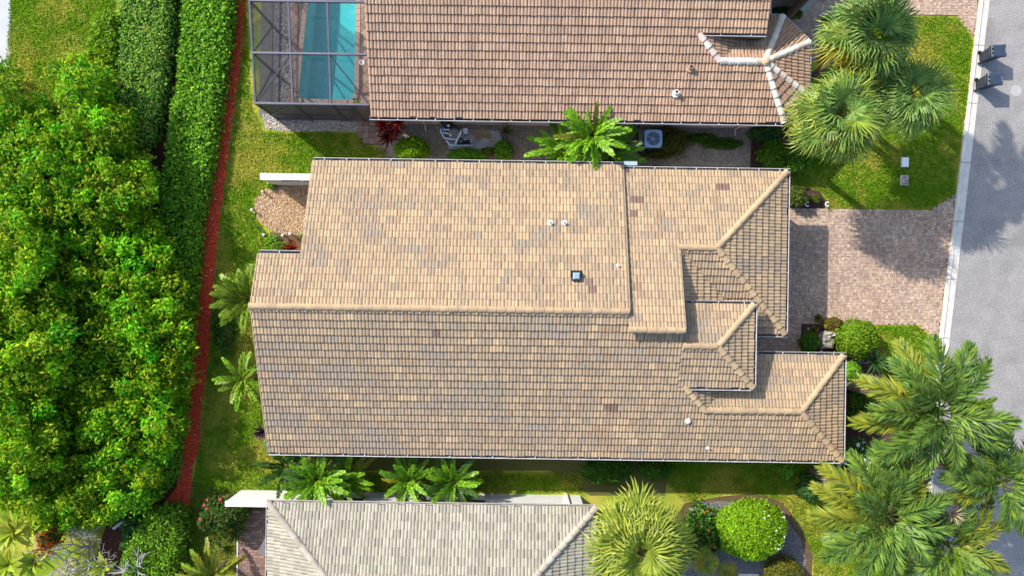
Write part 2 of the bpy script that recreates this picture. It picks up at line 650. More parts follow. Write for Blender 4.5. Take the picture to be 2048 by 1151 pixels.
def insides(x, y, pieces, eps=1e-4):
    for c in pieces:
        n = len(c)
        if all((c[(i + 1) % n][0] - c[i][0]) * (y - c[i][1]) - (c[(i + 1) % n][1] - c[i][1]) * (x - c[i][0]) >= -eps for i in range(n)):
            return True
    return False


class Slope:
    def __init__(s, d, anchor, z, pitch, pieces, eave=None, bottom=2.86):
        l = math.hypot(*d)
        s.d = (d[0] / l, d[1] / l)
        s.a = (s.d[1] * -1, s.d[0])          # across, so that (across, up-slope) is right-handed with z up
        s.a = (-s.d[1], s.d[0])
        s.anchor, s.z0, s.pitch = anchor, z, pitch
        s.pieces = [ccw(p) for p in pieces]
        s.bottom = bottom
        s.E = eave

    def z(s, x, y):
        return s.z0 - s.pitch * ((x - s.anchor[0]) * s.d[0] + (y - s.anchor[1]) * s.d[1])


PROFILE = []
for k in range(11):
    u = k / 10.0
    hump = abs(math.sin(2 * math.pi * u)) ** 0.75
    PROFILE.append((u, hump))


class TiledRoof:
    def __init__(s, house, tones, w=0.30, c=0.325, step=0.040, hump=0.030, tone_fn=None, limit=300, nose=0.0):
        s.nose = nose
        s.house, s.tones, s.w, s.c, s.step, s.hump = house, tones, w, c, step, hump
        s.tone_fn, s.limit = tone_fn, limit
        s.full, s.mb = [], MB()
        s.slab = MB()
        s.cache = {}
        s.base = house.location

    def tile_polys(s, pitch):
        """one tile in its own frame: x across, y up the slope, z up"""
        w, c, g = s.w - 0.013, s.c, 0.0065
        lo, hi, front = [], [], []
        for u, h in PROFILE:
            x = g + u * w
            h0 = s.step + 0.012 + h * s.hump
            h1 = 0.010 + h * s.hump
            lo.append((x, 0.0, h0))
            hi.append((x, c + 0.03, (c + 0.03) * pitch + h1))
            front.append((x, 0.0, 0.0))
        P = []
        if s.nose:          # worn, grimy nose: a narrow chamfer along the lower end of the tile
            f = s.nose / (c + 0.03)
            top = [tuple(a_ + (b_ - a_) * f for a_, b_ in zip(p, q)) for p, q in zip(lo, hi)]
            low = [(p[0], p[1], p[2] - 0.012) for p in lo]
        else:
            top, low = lo, lo
        s.nosed = set()
        for k in range(len(lo) - 1):
            P.append([top[k], top[k + 1], hi[k + 1], hi[k]])
            if s.nose:
                s.nosed.add(len(P))
                P.append([low[k], low[k + 1], top[k + 1], top[k]])
            P.append([front[k], front[k + 1], low[k + 1], low[k]])
        P.append([front[0], lo[0], hi[0], (hi[0][0], hi[0][1], hi[0][2] - 0.02)])
        P.append([lo[-1], front[-1], (hi[-1][0], hi[-1][1], hi[-1][2] - 0.02), hi[-1]])
        return P

    def add(s, sl):
        for p in sl.pieces:
            s.slab.prism(p, sl.bottom, lambda x, y: sl.z(x, y) - 0.004)
        d, a = sl.d, (-(-sl.d[1]), -sl.d[0])
        # local x axis: up-slope (-d) turned by -90 degrees
        up = (-d[0], -d[1])
        a = (up[1], -up[0])
        polys = s.tile_polys(sl.pitch)
        us, ss = [], []
        for p in sl.pieces:
            for x, y in p:
                us.append(x * a[0] + y * a[1])
                ss.append(x * d[0] + y * d[1])
        u0, u1, s0 = min(us), max(us), min(ss)
        E = sl.E if sl.E is not None else max(ss)
        rows = int((E - s0) / s.c) + 2
        rotz = math.atan2(a[1], a[0])
        for j in range(rows):
            sh = (s.w / 2 if j % 2 else 0.0)
            n = int((u1 - u0) / s.w) + 3
            slow = E + 0.045 - j * s.c
            for i in range(-1, n):
                uu = u0 - sh + i * s.w
                ju, js, jh = random.gauss(0, 0.003), random.gauss(0, 0.005), random.uniform(-0.004, 0.006)
                sl_low = slow + js

                def world(lx, ly):
                    u, v = uu + ju + lx, sl_low - ly
                    return (u * a[0] + v * d[0], u * a[1] + v * d[1])
                test = [world(0.01, 0.05 if j == 0 else 0.0), world(s.w - 0.01, 0.05 if j == 0 else 0.0), world(0.01, s.c), world(s.w - 0.01, s.c)]
                hits = [insides(x, y, sl.pieces) for x, y in test]
                cx, cy = world(s.w / 2, s.c / 2)
                if not any(hits) and not insides(cx, cy, sl.pieces):
                    continue
                o = world(0, 0)
                oz = sl.z(*o) + jh
                tone = s.tone_fn(cx, cy, sl) if s.tone_fn else random.randrange(len(s.tones))
                rj = random.gauss(0, 0.006)
                if all(hits):
                    s.full.append((o[0], o[1], oz, rotz + rj, sl.pitch, tone))
                else:
                    ca, sa = math.cos(rotz), math.sin(rotz)
                    for pi, pl in enumerate(polys):
                        wp = [(o[0] + x * ca - y * sa, o[1] + x * sa + y * ca, oz + z) for x, y, z in pl]
                        for pc in sl.pieces:
                            q = clip(wp, pc)
                            if len(q) >= 3:
                                s.mb.face(q, len(s.tones) - 1 if pi in s.nosed else tone)

    def finish(s):
        roof = s.slab.build('roof', s.under, s.house)
        s.roof = roof
        s.full.sort(key=lambda t: (t[0] - 0) ** 2 + t[1] ** 2 + (H - t[2]) ** 2)
        for k, (x, y, z, r, pitch, tone) in enumerate(s.full):
            key = round(pitch, 3)
            if k < s.limit:
                me = s.cache.get((key, tone))
                if me is None:
                    b = MB()
                    for pi, pl in enumerate(s.tile_polys(pitch)):
                        b.face(pl, 1 if pi in s.nosed else 0)
                    me = b.mesh('roof_tile', [s.tones[tone], s.tones[-1]] if s.nose else s.tones[tone])
                    s.cache[(key, tone)] = me
                link('roof_tile', me, roof, (x - s.base.x, y - s.base.y, z - s.base.z), (0, 0, r))
            else:
                ca, sa = math.cos(r), math.sin(r)
                for pi, pl in enumerate(s.tile_polys(pitch)):
                    s.mb.face([(x + px * ca - py * sa, y + px * sa + py * ca, z + pz) for px, py, pz in pl], len(s.tones) - 1 if pi in s.nosed else tone)
        o = s.mb.build('roof_tiles_field', s.tones, roof)
        o['kind'] = 'stuff'
        return roof

    def ridge(s, p0, p1, mats, r=0.155, L=0.40, lift=0.035):
        p0, p1 = Vector(p0), Vector(p1)
        d = p1 - p0
        n = max(1, round(d.length / L))
        Lr = d.length / n
        d.normalize()
        zax = (Vector((0, 0, 1)) - d * d.z).normalized()
        yax = zax.cross(d)
        rot = Matrix((d, yax, zax)).transposed().to_euler()
        for k in range(n):
            mi = random.randrange(len(mats))
            key = ('cap', round(Lr, 2), round(r, 3), mats[mi].name)
            me = s.cache.get(key)
            if me is None:
                b = MB()
                seg = 8
                A, B, C = [], [], []
                for q in range(seg + 1):
                    t = math.radians(-105 + 210 * q / seg)
                    A.append((0.0, r * math.sin(t), r * math.cos(t) * 0.85 - 0.03 + 0.015))
                    C.append((0.0, (r - 0.03) * math.sin(t), (r - 0.03) * math.cos(t) * 0.85 - 0.03))
                    B.append((Lr - 0.016, r * 0.80 * math.sin(t), r * 0.80 * math.cos(t) * 0.85 - 0.03))
                for q in range(seg):
                    b.face([A[q + 1], A[q], B[q], B[q + 1]])
                    b.face([A[q], A[q + 1], C[q + 1], C[q]])
                b.face([B[q] for q in range(seg + 1)])
                b.face([C[q] for q in range(seg + 1)][::-1])
                me = b.mesh('ridge_tile', mats[mi])
                s.cache[key] = me
            p = p0 + d * (Lr * k) + zax * (lift + random.uniform(-0.004, 0.006))
            e = rot.copy()
            o = link('ridge_tile', me, s.roof, p - Vector(s.base), e)
            o.rotation_euler.z += random.gauss(0, 0.012)


def gutter(house, p0, p1, out, tick=0.95, w=0.13, m_lip=None, m_in=None):
    """hung trough along an eave from p0 to p1 (3-D), out = unit direction away from the roof"""
    p0, p1 = Vector(p0), Vector(p1)
    o = Vector((out[0], out[1], 0)).normalized()
    up = Vector((0, 0, 1))
    b = MB()
    prof = [(0.0, 0.0), (0.0, -0.11), (w, -0.11), (w + 0.012, 0.0), (w - 0.012, 0.0), (w - 0.02, -0.075), (0.012, -0.075), (0.012, 0.0)]
    A = [p0 + o * x + up * z for x, z in prof]
    B = [p1 + o * x + up * z for x, z in prof]
    for i in range(len(prof)):
        j = (i + 1) % len(prof)
        b.face([A[i], A[j], B[j], B[i]], 1 if i in (5, 6) else 0)
    b.face(A)
    b.face(B[::-1])
    g = b.build('gutter', [m_lip or m_gutter, m_in or m_trough], house)
    L = (p1 - p0).length
    d = (p1 - p0).normalized()
    n = int(L / tick)
    for k in range(n):
        c = p0 + d * ((k + 0.5) * L / n)
        b = MB()
        P = []
        for z in (0.002, 0.014):
            for t, x in ((-0.018, 0.0), (0.018, 0.0), (0.018, w + 0.01), (-0.018, w + 0.01)):
                P.append(c + d * t + o * x + up * z)
        b.hexa(P)
        b.build('gutter_bracket', m_lip or m_gutter, g)
    return g


def tile_mat(name, c, rough=0.8, stain=(0.20, 0.165, 0.12), smin=0.58, smax=0.95, streak=((0.21, 0.17, 0.125), 0.50, 0.85)):
    return mat(name, c, tuple(v * 0.86 for v in c), 3.0, rough, 0.004, 70, 0.14, 30, stain=stain, sscale=1.1, smin=smin, smax=smax, streak=streak)


m_under = mat('roof_underlay', (0.07, 0.055, 0.045), (0.10, 0.08, 0.06), 3.0, 0.9)
m_stucco = mat('cream_stucco', (0.50, 0.44, 0.36), (0.46, 0.40, 0.33), 2, 0.9, 0.004, 60, 0.06, 30)
m_glass = mat('window_glass', (0.03, 0.04, 0.045), None, 1, 0.08, spec=0.6)


def window(house, x0, z0, x1, z1, y, face, m_fr=None):
    """a window in a wall facing +y or -y (face = 1 / -1): frame with a pane as its sub-part"""
    b = MB()
    t, d = 0.07, 0.05 * face
    ya, yb = sorted((y + 0.003 * face, y + d))
    b.box(x0, ya, z0, x0 + t, yb, z1).box(x1 - t, ya, z0, x1, yb, z1)
    b.box(x0 + t, ya, z0, x1 - t, yb, z0 + t).box(x0 + t, ya, z1 - t, x1 - t, yb, z1)
    b.box((x0 + x1) / 2 - 0.025, ya, z0 + t, (x0 + x1) / 2 + 0.025, yb, z1 - t)
    f = b.build('window', m_fr or m_white, house)
    g = MB()
    ya, yb = sorted((y + 0.004 * face, y + 0.02 * face))
    g.box(x0 + t, ya, z0 + t, (x0 + x1) / 2 - 0.026, yb, z1 - t)
    g.box((x0 + x1) / 2 + 0.026, ya, z0 + t, x1 - t, yb, z1 - t)
    g.build('pane', m_glass, f)
    return f


# ---- the house in the middle
house = thing('tan_tile_house', 'house in the middle under the long tan tile roof with grey patches', 'house', (-2.0, -1.0, 0.0))
T0 = [(0.3745, 0.2666, 0.1635), (0.4039, 0.2871, 0.1727), (0.3524, 0.2531, 0.1573), (0.3228, 0.2359, 0.1543), (0.2861, 0.2155, 0.1482), (0.2749, 0.219, 0.1635), (0.3009, 0.2088, 0.1326), (0.1795, 0.1092, 0.0873), (0.4336, 0.3075, 0.1789)]
tan_tones = [tile_mat('tan_tile_tone_%s' % n, c) for n, c in zip(('sand', 'straw', 'wheat', 'clay', 'taupe', 'grey', 'brown', 'plum', 'honey'), T0)]

PLUM = []


def tan_tone(x, y, sl):
    for q in PLUM:
        if abs(x - q[0]) < 0.26 and abs(y - q[1]) < 0.18:
            return 7
    g = noise.noise(Vector((x * 0.42, y * 0.9, 3.1))) + 0.55 * noise.noise(Vector((x * 1.3, y * 2.2, 8.7)))
    g2 = noise.noise(Vector((x * 0.7 + 9, y * 1.1, 1.0)))
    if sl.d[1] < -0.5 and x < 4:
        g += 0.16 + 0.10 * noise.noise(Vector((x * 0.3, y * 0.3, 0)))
    r = random.random()
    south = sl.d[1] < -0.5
    if g > 0.34:
        return random.choice((5, 5, 4, 4, 3, 5))
    if g > 0.10 and r < 0.6:
        return random.choice((3, 3, 6, 4))
    if g2 > 0.28 and r < 0.5:
        return random.choice((8, 1, 1))
    if south:  # darker picks: browner weathered tiles, plus the slope's shade painted in
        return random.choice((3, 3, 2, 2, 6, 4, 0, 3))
    return random.choice((0, 0, 1, 2, 2, 0, 1, 3))


PS = 0.355
RIDGE_Y, SZ = -0.92, 5.38
S_main = Slope((0, -1), (0, RIDGE_Y), SZ, PS, [
    [(-10.98, -7.62), (4.95, -7.62), (4.95, RIDGE_Y), (-10.98, RIDGE_Y)],
    [(4.95, -7.62), (7.3, -7.62), (7.3, -1.68), (4.95, -1.68)],
    [(7.3, -4.19), (7.63, -4.19), (8.64, -5.30), (8.64, -7.62), (7.3, -7.62)],
    [(8.64, -5.30), (12.92, -5.30), (15.14, -7.62), (8.64, -7.62)]])
S_entry = Slope((0, -1), (0, RIDGE_Y), SZ, PS, [[(7.3, -2.37), (8.87, -2.37), (10.6, -4.19), (7.3, -4.19)]], bottom=4.02)
N_left = Slope((0, 1), (0, RIDGE_Y), SZ, PS, [
    [(-9.12, RIDGE_Y), (4.95, RIDGE_Y), (4.95, 5.65), (-9.12, 5.65)],
    [(-10.98, RIDGE_Y), (-9.12, RIDGE_Y), (-9.12, 1.33), (-10.98, 1.33)]])
NRZ = 3.0 + 0.34 * (5.47 + 1.68)
N_right = Slope((0, 1), (0, -1.68), NRZ, 0.34, [
    [(4.95, -1.68), (7.3, -1.68), (7.3, 5.47), (4.95, 5.47)],
    [(7.3, 1.88), (8.95, 1.88), (12.45, 5.47), (7.3, 5.47)]], eave=5.47)
GZ = N_right.z(0, 1.88)
E_gar = Slope((1, 0), (8.95, 0), GZ, (GZ - 3.0) / 3.5, [[(8.95, 1.88), (12.45, -1.90), (12.45, 5.47)]])
S_gar = Slope((0, -1), (0, 1.88), GZ, (GZ - 3.0) / 3.78, [
    [(7.32, 1.88), (8.95, 1.88), (9.85, 0.9), (8.30, 0.9)], [(8.30, 0.9), (9.85, 0.9), (10.1, 0.63), (10.1, -0.9)],
    [(10.1, 0.63), (12.45, -1.90), (10.1, -1.90)]], eave=-(-1.90))
E_crk = Slope((1, 0), (7.3, 0), GZ, (GZ - 3.0) / 3.78, [[(7.32, 1.88), (7.32, -0.9), (10.1, -0.9)]], eave=10.4)
EZ = S_main.z(0, -2.37)
EE = S_main.z(0, -4.19)
N_ent = Slope((0, 1), (0, -2.37), EZ, (EZ - EE) / 1.8, [[(7.33, -2.37), (8.87, -2.37), (10.6, -0.57), (7.33, -0.57)]], bottom=4.02)
E_ent = Slope((1, 0), (8.87, 0), EZ, (EZ - EE) / 1.73, [[(8.87, -2.37), (10.6, -4.19), (10.6, -0.57)]], bottom=4.02)
WZ = S_main.z(0, -5.30)
N_wing = Slope((0, 1), (0, -5.30), WZ, (WZ - 3.0) / 2.44, [
    [(8.64, -5.30), (12.92, -5.30), (12.92, -4.0), (9.77, -4.0)], [(10.1, -4.0), (12.92, -4.0), (12.92, -2.86), (10.1, -2.86)],
    [(12.92, -5.30), (15.14, -2.86), (12.92, -2.86)]], eave=-2.86)
E_wing = Slope((1, 0), (12.92, 0), WZ, (WZ - 3.0) / 2.22, [[(12.92, -5.30), (15.14, -7.62), (15.14, -2.86)]])
E_bit = Slope((1, 0), (8.64, 0), WZ, (EE - WZ) / 1.01, [[(7.63, -4.19), (8.64, -5.30), (9.77, -4.0), (7.63, -4.0)]], eave=10.2)

for q, sl in (((1270, 400), N_right), ((1270, 427), N_right), ((1443, 376), N_right), ((1179, 561), N_left), ((1186, 578), N_left), ((875, 662), S_main), ((1224, 808), S_main)):
    v = on(q[0], q[1], sl.z)
    PLUM.append((v.x, v.y))
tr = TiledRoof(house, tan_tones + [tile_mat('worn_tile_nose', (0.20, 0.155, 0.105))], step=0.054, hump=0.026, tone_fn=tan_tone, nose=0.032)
tr.under = m_under
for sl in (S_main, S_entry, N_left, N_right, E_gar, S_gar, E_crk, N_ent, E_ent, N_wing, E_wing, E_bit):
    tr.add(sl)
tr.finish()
caps = [tan_tones[8], tan_tones[1], tan_tones[8], tan_tones[1], tan_tones[0]]
R = tr.ridge
R((-11.05, RIDGE_Y, SZ), (4.98, RIDGE_Y, SZ), caps)
R((4.9, -1.68, NRZ), (7.33, -1.68, NRZ), caps)
R((12.45, 5.47, 3.0), (8.95, 1.88, GZ), caps)
R((12.45, -1.90, 3.0), (8.95, 1.88, GZ), caps)
R((7.25, 1.88, GZ), (8.95, 1.88, GZ), caps)
R((10.6, -0.57, EE), (8.87, -2.37, EZ), caps)
R((10.6, -4.19, EE), (8.87, -2.37, EZ), caps)
R((7.36, -2.37, EZ), (8.87, -2.37, EZ), caps)
R((15.14, -2.86, 3.0), (12.92, -5.30, WZ), caps)
R((15.14, -7.62, 3.0), (12.92, -5.30, WZ), caps)
R((8.64, -5.30, WZ), (12.92, -5.30, WZ), caps)
R((8.64, -5.30, WZ), (7.6, -4.16, EE), caps)

b = MB()
b.box(-8.7, -7.15, 0, 4.6, 5.2, 2.86).box(-10.5, -7.14, 0, -8.7, 0.9, 2.86)
b.box(4.6, -1.45, 0, 12.0, 5.0, 2.86).box(4.6, -3.8, 0, 10.12, -1.44, 4.02).box(4.6, -7.14, 0, 14.7, -3.3, 2.86)
b.build('wall', m_stucco, house)
# garage door, entry door and a window, on the street side
g = MB()
for k in range(4):
    g.box(12.003, -1.0 + 0.0, 0.04 + k * 0.56, 12.05, 4.4, 0.04 + k * 0.56 + 0.54)
gd = g.build('garage_door', m_white, house)
b = MB()
b.box(10.123, -3.3, 0.02, 10.17, -2.3, 2.1)
ed = b.build('front_door', mat('dark_door', (0.08, 0.035, 0.02), None, 1, 0.5), house)
MB().box(10.171, -3.2, 0.98, 10.22, -3.14, 1.10).build('door_handle', mat('brass', (0.5, 0.36, 0.12), None, 1, 0.3, metal=1.0), ed)
window(house, -6.0, 1.0, -4.4, 2.2, -7.15, -1)
window(house, 1.0, 1.0, 2.6, 2.2, -7.15, -1)
window(house, -3.0, 1.0, -1.4, 2.2, 5.2, 1)
# verge boards down the gable ends
for pts in ([(-10.98, -7.62), (-10.98, RIDGE_Y)], [(-10.98, 1.33), (-10.98, RIDGE_Y)]):
    sl = S_main if pts[0][1] < 0 else N_left
    b = MB()
    P = []
    for dz in (-0.2, 0.055):
        for (x, y) in ((-11.03, pts[0][1]), (-10.985, pts[0][1]), (-10.985, pts[1][1]), (-11.03, pts[1][1])):
            P.append((x, y, sl.z(x, y) + dz))
    b.hexa(P).build('verge_board', tan_tones[0], house)
b = MB()
P = [(x, y, N_left.z(x, y) + dz) for dz in (-0.2, 0.055) for x, y in ((-9.17, 5.65), (-9.125, 5.65), (-9.125, 1.33), (-9.17, 1.33))]
b.hexa(P).build('verge_board', tan_tones[0], house)
b = MB()
P = [(x, y, N_left.z(x, y) + dz) for dz in (-0.12, 0.055) for x, y in ((4.955, 5.65), (5.0, 5.65), (5.0, RIDGE_Y), (4.955, RIDGE_Y))]
b.hexa(P).build('verge_board', tan_tones[3], house)
b = MB()
P = [(x, y, N_right.z(x, y) + dz) for dz in (-0.3, 0.055) for x, y in ((7.305, 1.8), (7.35, 1.8), (7.35, -1.66), (7.305, -1.66))]
b.hexa(P).build('verge_board', tan_tones[3], house)
zl = N_left.z(0, 5.65) + 0.015
gutter(house, (-9.12, 5.66, zl), (4.98, 5.66, zl), (0, 1))
gutter(house, (-10.98, 1.34, N_left.z(0, 1.33) + 0.015), (-9.18, 1.34, N_left.z(0, 1.33) + 0.015), (0, 1))
gutter(house, (5.0, 5.48, 3.015), (12.6, 5.48, 3.015), (0, 1))
gutter(house, (12.46, 5.48, 3.015), (12.46, -1.91, 3.015), (1, 0), 1.6)
gutter(house, (10.7, -1.91, 3.015), (12.6, -1.91, 3.015), (0, -1))
gutter(house, (7.36, -0.56, EE + 0.015), (10.74, -0.56, EE + 0.015), (0, 1))
gutter(house, (10.61, -0.57, EE + 0.015), (10.61, -4.2, EE + 0.015), (1, 0), 1.6)
gutter(house, (7.9, -4.2, EE + 0.015), (10.74, -4.2, EE + 0.015), (0, -1))
gutter(house, (10.65, -2.85, 3.015), (15.28, -2.85, 3.015), (0, 1))
gutter(house, (15.15, -2.86, 3.015), (15.15, -7.63, 3.015), (1, 0), 1.6)
gutter(house, (-10.98, -7.63, 3.015), (15.28, -7.63, 3.015), (0, -1))
MB().box(5.02, 5.66, 2.93, 5.62, 5.84, 3.05).build('gutter_outlet', mat('blue_grey_metal', (0.30, 0.38, 0.42), None, 1, 0.4), house)
# things standing on the roof
m_vent = mat('vent_metal', (0.045, 0.06, 0.075), (0.07, 0.09, 0.11), 6, 0.4)
v = on(1152, 552, N_left.z)
b = MB()
b.box(v.x - 0.24, v.y - 0.24, v.z - 0.06, v.x + 0.24, v.y + 0.24, v.z + 0.05)
b.box(v.x - 0.19, v.y - 0.19, v.z + 0.05, v.x + 0.19, v.y + 0.19, v.z + 0.26)
vo = b.build('roof_vent', m_black, house)
h = MB()
r0, r1 = 0.155, 0.10
P = [(v.x + sx * r0, v.y + sy * r0, v.z + 0.262) for sx, sy in ((-1, -1), (1, -1), (1, 1), (-1, 1))] + [(v.x + sx * r1, v.y + sy * r1, v.z + 0.36) for sx, sy in ((-1, -1), (1, -1), (1, 1), (-1, 1))]
h.hexa(P).build('vent_hood', mat('hood_metal', (0.22, 0.30, 0.36), None, 1, 0.35), vo)


def vent_pipe(house, v, r, hgt, m=m_white, flash=True):
    b = MB()
    b.lathe(v, [(r * 2.1, -0.05), (r * 2.0, 0.065), (r * 1.15, 0.09), (r, 0.10), (r, hgt), (r * 0.7, hgt)], 12)
    o = b.build('vent_pipe', m, house, smooth=False)
    MB().lathe((v.x, v.y, v.z + hgt + 0.001), [(r * 0.68, 0.0), (r * 0.66, 0.002)], 10).build('pipe_mouth', m_black, o)
    return o


for q, sl, r, hh in (((1101, 446), N_left, 0.065, 0.22), ((1129, 446), N_left, 0.065, 0.22), ((1236, 531), N_left, 0.045, 0.18), ((1415, 894), S_main, 0.04, 0.2)):
    vent_pipe(house, on(q[0], q[1], sl.z), r, hh)
v = on(1375, 840, S_main.z)
MB().lathe(v, [(0.13, -0.05), (0.13, 0.10), (0.10, 0.14), (0.04, 0.15)], 14).build('roof_cap', m_white, house, smooth=True)

# ---- the neighbour at the top
nb = thing('brown_tile_house', 'house above with pinkish brown tile roof, white hip caps and pool', 'house', (2.0, 13.0, 0.0))
T1 = [(0.3564, 0.2334, 0.1569), (0.3738, 0.2466, 0.1664), (0.339, 0.2203, 0.1474), (0.3216, 0.2097, 0.1426), (0.3912, 0.2598, 0.176)]
brown_tones = [tile_mat('brown_tile_tone_%s' % n, c, stain=(0.20, 0.14, 0.105), streak=((0.19, 0.135, 0.10), 0.5, 0.85)) for n, c in zip(('rose', 'sand', 'clay', 'umber', 'blush'), T1)]
S_t = Slope((0, -1), (0, 7.72), 3.0, PS, [
    [(-6.55, 7.72), (8.0, 7.72), (8.0, 17.0), (-6.55, 17.0)],
    [(8.0, 11.25), (10.95, 11.25), (10.95, 17.0), (8.0, 17.0)],
    [(8.0, 7.72), (9.05, 7.72), (9.05, 10.18), (8.0, 11.25)], [(9.05, 7.72), (12.29, 7.72), (11.06, 10.18), (9.05, 10.18)]], eave=-7.72, bottom=2.86)
S_t.E = -7.72
AZ = S_t.z(0, 10.18)
AP = (11.06, 10.18)
N_t = Slope((0, 1), (0, 10.18), AZ, (AZ - 3.0) / 2.37, [
    [(9.05, 10.18), (11.06, 10.18), (11.6, 11.35), (10.2, 11.35)], [(10.4, 11.35), (11.6, 11.35), (12.15, 12.55), (10.4, 12.55)]], eave=12.55)


def facet(pa, pb):
    ex, ey = pb[0] - pa[0], pb[1] - pa[1]
    d = (ey, -ex)
    l = math.hypot(*d)
    d = (d[0] / l, d[1] / l)
    run = (pa[0] - AP[0]) * d[0] + (pa[1] - AP[1]) * d[1]
    if run < 0:
        d, run = (-d[0], -d[1]), -run
    return Slope(d, AP, AZ, (AZ - 3.0) / run, [[AP, pa, pb]])


C1, C2, C3, C4 = (12.15, 12.55), (13.37, 11.38), (13.37, 8.95), (12.29, 7.72)
E_bit2 = Slope((1, 0), (9.05, 0), AZ, (S_t.z(0, 11.25) - AZ) / 1.05, [[(8.0, 11.25), (9.05, 10.18), (10.2, 11.35), (8.0, 11.35)]], eave=10.4)
br = TiledRoof(nb, brown_tones, w=0.30, c=0.345, step=0.060, hump=0.036)
br.under = m_under
for sl in (S_t, N_t, facet(C1, C2), facet(C2, C3), facet(C3, C4), E_bit2):
    br.add(sl)
br.finish()
wc = [tile_mat('white_cap_tone_%s' % n, c, 0.7, (0.42, 0.33, 0.26), 0.6, 0.95, None) for n, c in (('bright', (0.66, 0.62, 0.56)), ('soft', (0.60, 0.55, 0.49)), ('pinkish', (0.56, 0.46, 0.39)))]
R = br.ridge
for c in (C1, C2, C3, C4):
    R((c[0], c[1], 3.0), (AP[0], AP[1], AZ), wc, 0.16, 0.42)
R((9.05, 10.18, AZ), (11.06, 10.18, AZ), wc, 0.17, 0.42)
R((9.05, 10.18, AZ), (8.0, 11.25, S_t.z(0, 11.25)), wc, 0.16, 0.42)
MB().lathe((AP[0], AP[1], AZ), [(0.2, -0.05), (0.2, 0.12), (0.12, 0.2), (0.04, 0.22)], 12).build('apex_cap', tile_mat('apex_mortar', (0.55, 0.38, 0.25)), nb)
m_pinkw = mat('pink_stucco', (0.62, 0.47, 0.43), (0.57, 0.43, 0.39), 2, 0.9, 0.004, 60, 0.06, 30)
b = MB()
b.box(-6.1, 8.12, 0, 11.7, 16.9, 2.86)
b.prism([(11.7, 8.12), (12.1, 8.12), (12.95, 9.1), (12.95, 11.2), (12.0, 12.1), (11.7, 12.1)], 0, 2.86)
b.box(8.4, 11.6, 2.86, 10.5, 16.8, S_t.z(0, 11.6) - 0.15)
b.build('wall', m_pinkw, nb)
zt = 3.015
gutter(nb, (-6.62, 7.71, zt), (12.33, 7.71, zt), (0, -1), 0.86, 0.14)
gutter(nb, (12.30, 7.70, zt), (13.42, 8.92, zt), (C3[1] - C4[1], -(C3[0] - C4[0])), 1.2, 0.10)
gutter(nb, (13.38, 8.95, zt), (13.38, 11.38, zt), (1, 0), 1.2, 0.09)
gutter(nb, (13.40, 11.40, zt), (12.17, 12.58, zt), (1, 1.04), 1.2, 0.08)
gutter(nb, (11.0, 12.56, zt), (12.17, 12.56, zt), (0, 1), 1.2, 0.08)
z2 = S_t.z(0, 11.25)
gutter(nb, (8.3, 11.24, z2), (10.97, 11.24, z2), (0, -1), 1.2, 0.08)
# street-side wing, only its south wall and corner pier are in view
b = MB()
b.box(11.71, 14.0, 0, 13.75, 19.0, 3.4)
b.build('wall', mat('grey_stucco', (0.16, 0.155, 0.15), (0.14, 0.135, 0.13), 2, 0.9), nb)
b = MB()
b.box(13.76, 13.9, 0, 14.3, 14.5, 3.4)
b.build('corner_pier', mat('blue_stucco', (0.36, 0.44, 0.49), None, 1, 0.85), nb)
# downpipes and roof vents
for px_ in (846, 1481):
    x, _ = W(px_, 250, 1.0)
    b = MB()
    b.tube([(x, 7.68, 2.95), (x, 7.70, 2.75), (x, 8.02, 2.55), (x, 8.04, 0.25), (x + 0.03, 7.75, 0.08)], 0.05, 8)
    b.build('downpipe', m_pinkw, nb)
for q, m, r, hh in (((1380, 137), brown_tones[4], 0.10, 0.25), ((1351, 187), wc[0], 0.10, 0.28)):
    vent_pipe(nb, on(q[0], q[1], S_t.z), r, hh, m)
window(nb, -3.0, 1.0, -1.6, 2.2, 8.12, -1)
window(nb, 5.0, 1.0, 6.4, 2.2, 8.12, -1)

# ---- the neighbour at the bottom
sb = thing('grey_tile_house', 'house below under the pale grey tile roof with white side wall', 'house', (-3.5, -13.0, 0.0))
T2 = [(0.316, 0.2892, 0.2225), (0.3397, 0.3126, 0.2405), (0.2923, 0.2657, 0.2081), (0.2686, 0.2462, 0.1938), (0.3555, 0.3283, 0.2583)]
grey_tones = [tile_mat('grey_tile_tone_%s' % n, c, stain=(0.25, 0.23, 0.19), streak=((0.24, 0.225, 0.19), 0.5, 0.85)) for n, c in zip(('pearl', 'cream', 'ash', 'stone', 'chalk'), T2)]
WB, EB, NBY = -10.95, 4.0, -9.93
half = 7.475
S0, S1 = (WB + half, NBY - half), (EB - half, NBY - half)
N_b = Slope((0, 1), (0, NBY), 3.0, PS, [[(WB, NBY), (EB, NBY), (EB - half, NBY - half)]])
W_b = Slope((-1, 0), (WB, 0), 3.0, PS, [[(WB, NBY), (WB + half, NBY - half), (WB, NBY - half)]], eave=-WB)
E_b = Slope((1, 0), (EB, 0), 3.0, PS, [[(EB, NBY), (EB, NBY - half), (EB - half, NBY - half)]], eave=EB)
gr = TiledRoof(sb, grey_tones, w=0.31, c=0.35, step=0.042, hump=0.032)
gr.under = m_under
for sl in (N_b, W_b, E_b):
    gr.add(sl)
gr.finish()
gc = [tile_mat('grey_cap_tone_%s' % n, c) for n, c in (('drab', (0.36, 0.32, 0.26)), ('dun', (0.33, 0.29, 0.235)), ('stone', (0.39, 0.355, 0.29)))]
gr.ridge((WB, NBY, 3.0), (WB + half, NBY - half, 3.0 + PS * half), gc, 0.17, 0.42)
gr.ridge((EB, NBY, 3.0), (EB - half, NBY - half, 3.0 + PS * half), gc, 0.17, 0.42)
m_blind = mat('white_stucco', (0.66, 0.66, 0.64), (0.60, 0.60, 0.585), 2, 0.85, 0.003, 60, 0.05, 30)
b = MB()
